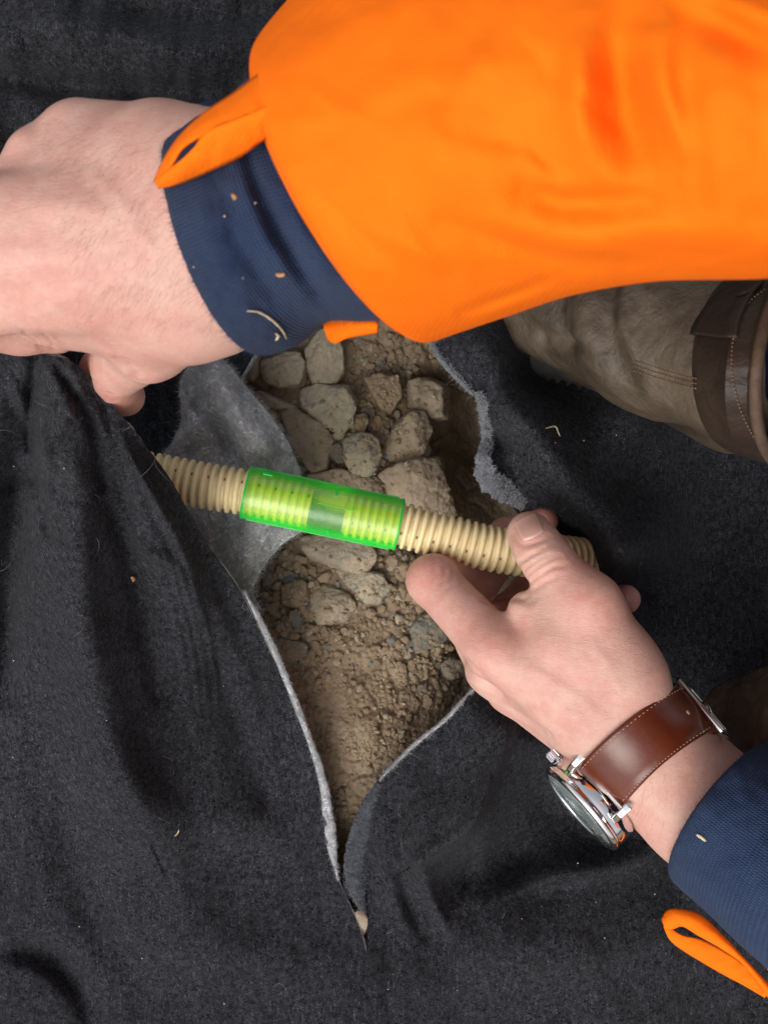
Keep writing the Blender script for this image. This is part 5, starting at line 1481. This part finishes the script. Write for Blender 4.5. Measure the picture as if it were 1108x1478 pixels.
V, F = tube_vf(loopp, .0011, 10); mesh_obj('buckle', V, F, M['steel'], watch)
V, F = tube_vf(np.array([bc + by_ * .008 + nn[bk] * .0012, bc + by_ * .002 + nn[bk] * .0022, bc - by_ * .004 + nn[bk] * .0010]), .0007, 8); mesh_obj('buckle_pin', V, F, M['steel'], watch)
# keeper loop of leather behind the buckle
kk = min(bk + 9, 148)
kp = [sp[kk] + sd[kk] * u + nn[kk] * h for u, h in ((-.0112, -.001), (-.0112, .003), (-.009, .0042), (.009, .0042), (.0112, .003), (.0112, -.001))]
kv = MB(); kw = t[kk]
kpl = np.array(kp); V = np.stack([kpl + kw * .0022, kpl - kw * .0022, kpl * 1 - kw * .0022 + nn[kk] * -.0008, kpl + kw * .0022 + nn[kk] * -.0008], 1).reshape(-1, 3)
kv.add(V, grid_faces(6, 4, True)); kv.build('keeper_loop', [M['strap_edge']], watch, False)

# ================================================================== SMALL DEBRIS
treeCR, treeCL = bvh(VcR, FcR), bvh(VcL, FcL)
def lay(tree, pts, w, mat, name, label, cat, group=None, lift=.0006, flat=1.0):
    q = spline(np.asarray(pts, float), 16); p = []
    for a in q:
        h = drop(tree, a[0], a[1], lift)
        if h is not None: p.append(h[0])
    if len(p) < 3: return
    p = np.array(p); n = len(p)
    V, F = tube_vf(p, w * (1 - .5 * np.abs(np.linspace(-1, 1, n)) ** 3) * (1 + .2 * np.sin(np.arange(n) * 2.1)), 6, True, flat)
    return tag(mesh_obj(name, V, F, mat), label, cat, group)
lay(treeCR, [(356,446),(374,449),(392,460),(405,474),(411,486)], .00032, M['straw'], 'straw', 'curved pale straw lying on the navy cuff of the upper sleeve', 'straw')
lay(treeCR, [(396,478),(400,482),(397,488)], .0004, M['straw'], 'straw', 'tiny hooked straw just below the long curved straw on the upper cuff', 'straw')
lay(treeCR, [(399,393),(405,394),(411,393)], .0006, M['chip'], 'wood_chip', 'small tan wood chip near the orange sleeve edge on the upper cuff', 'wood chip', flat=.5)
lay(treeCR, [(338,280),(341,283),(342,288)], .0006, M['chip'], 'wood_chip', 'small brown wood chip below the orange loop on the upper cuff', 'wood chip', flat=.5)
lay(treeCL, [(1006,1204),(1012,1208),(1018,1213)], .0006, M['straw'], 'wood_chip', 'pale chip stuck on the navy cuff by the watch', 'wood chip', flat=.5)
lay(treeR, [(784,620),(798,618),(803,628),(805,632)], .0004, M['straw'], 'straw', 'bent straw on the black felt below the boot', 'straw', lift=.0012)
lay(treeA, [(186,831),(189,835),(188,838)], .0008, M['chip'], 'wood_chip', 'orange-brown chip on the black felt left of the pipe', 'wood chip', lift=.0012, flat=.6)
lay(treeA, [(250,1205),(254,1201),(256,1196)], .0003, M['straw'], 'straw', 'short pale straw on the lower part of the left felt flap', 'straw', lift=.0012)
sp_ = MB(); r = np.random.default_rng(5)
oc = np.array([(1,0,0),(0,1,0),(-1,0,0),(0,-1,0),(0,0,.6),(0,0,-.6)]); of = np.array([(0,1,4,4),(1,2,4,4),(2,3,4,4),(3,0,4,4),(1,0,5,5),(2,1,5,5),(3,2,5,5),(0,3,5,5)])
spots = [(treeA, *q) for q in np.stack([r.uniform(0, 400, 12), r.uniform(620, 1470, 12)], 1)] + [(treeR, *q) for q in np.stack([r.uniform(560, 1000, 10), r.uniform(1260, 1470, 10)], 1)] + \
        [(treeCR, 367, 294), (treeCR, 282, 384), (treeCR, 350, 400), (treeR, 841, 637), (treeR, 889, 628), (treeR, 834, 1248), (treeR, 800, 640), (treeCR, 325, 312)]
for tree, x, y in spots:
    h = drop(tree, x, y, .0006)
    if h is None: continue
    s = r.uniform(.0002, .0004)
    sp_.add(oc * s * r.uniform(.6, 1.4, (6, 1)) + h[0], of)
tag(sp_.build('debris', [M['straw']], None, False), 'tiny pale specks of grit on the felt and cuffs', 'debris', kind='stuff')

# ================================================================== CAMERA, SKY, SUN
cam = bpy.data.cameras.new('camera'); co = bpy.data.objects.new('camera', cam); COL.objects.link(co)
co.location = (0, 0, CAM_H); cam.sensor_fit = 'HORIZONTAL'; cam.angle = HFOV; cam.clip_start = .01; cam.clip_end = 100
cam.dof.use_dof = True; cam.dof.focus_distance = CAM_H - .07; cam.dof.aperture_fstop = 9.0
cam.sensor_width = 9.8
cam.angle = HFOV
SC.camera = co
w = bpy.data.worlds.new('World'); SC.world = w; w.use_nodes = True
nt = w.node_tree; bg = nt.nodes['Background']
sky = nt.nodes.new('ShaderNodeTexSky'); sky.sky_type = 'NISHITA'; sky.sun_disc = False
SUN_EL, SUN_AZ = R(52), R(-142)          # azimuth clockwise from +y
sky.sun_elevation = SUN_EL; sky.sun_rotation = SUN_AZ; sky.air_density = 1.0; sky.dust_density = 4.0
hs = nt.nodes.new('ShaderNodeHueSaturation'); hs.inputs['Saturation'].default_value = .30
nt.links.new(sky.outputs[0], hs.inputs['Color']); nt.links.new(hs.outputs[0], bg.inputs['Color'])
bg.inputs['Strength'].default_value = .15
sl = bpy.data.lights.new('sun', 'SUN'); so = bpy.data.objects.new('sun', sl); COL.objects.link(so)
sl.energy = 1.35; sl.angle = R(48); sl.color = (1, .96, .90)
sd_ = Vector((math.sin(SUN_AZ) * math.cos(SUN_EL), math.cos(SUN_AZ) * math.cos(SUN_EL), math.sin(SUN_EL)))
so.rotation_euler = sd_.to_track_quat('Z', 'Y').to_euler(); so.location = sd_ * 2
SC.view_settings.view_transform = 'Standard'; SC.view_settings.look = 'None'
SC.view_settings.exposure = 0.16; SC.view_settings.gamma = 1.0; SC.view_settings.use_curve_mapping = False
SC.cycles.use_denoising = True
SC.cycles.max_bounces = 8; SC.cycles.transparent_max_bounces = 24
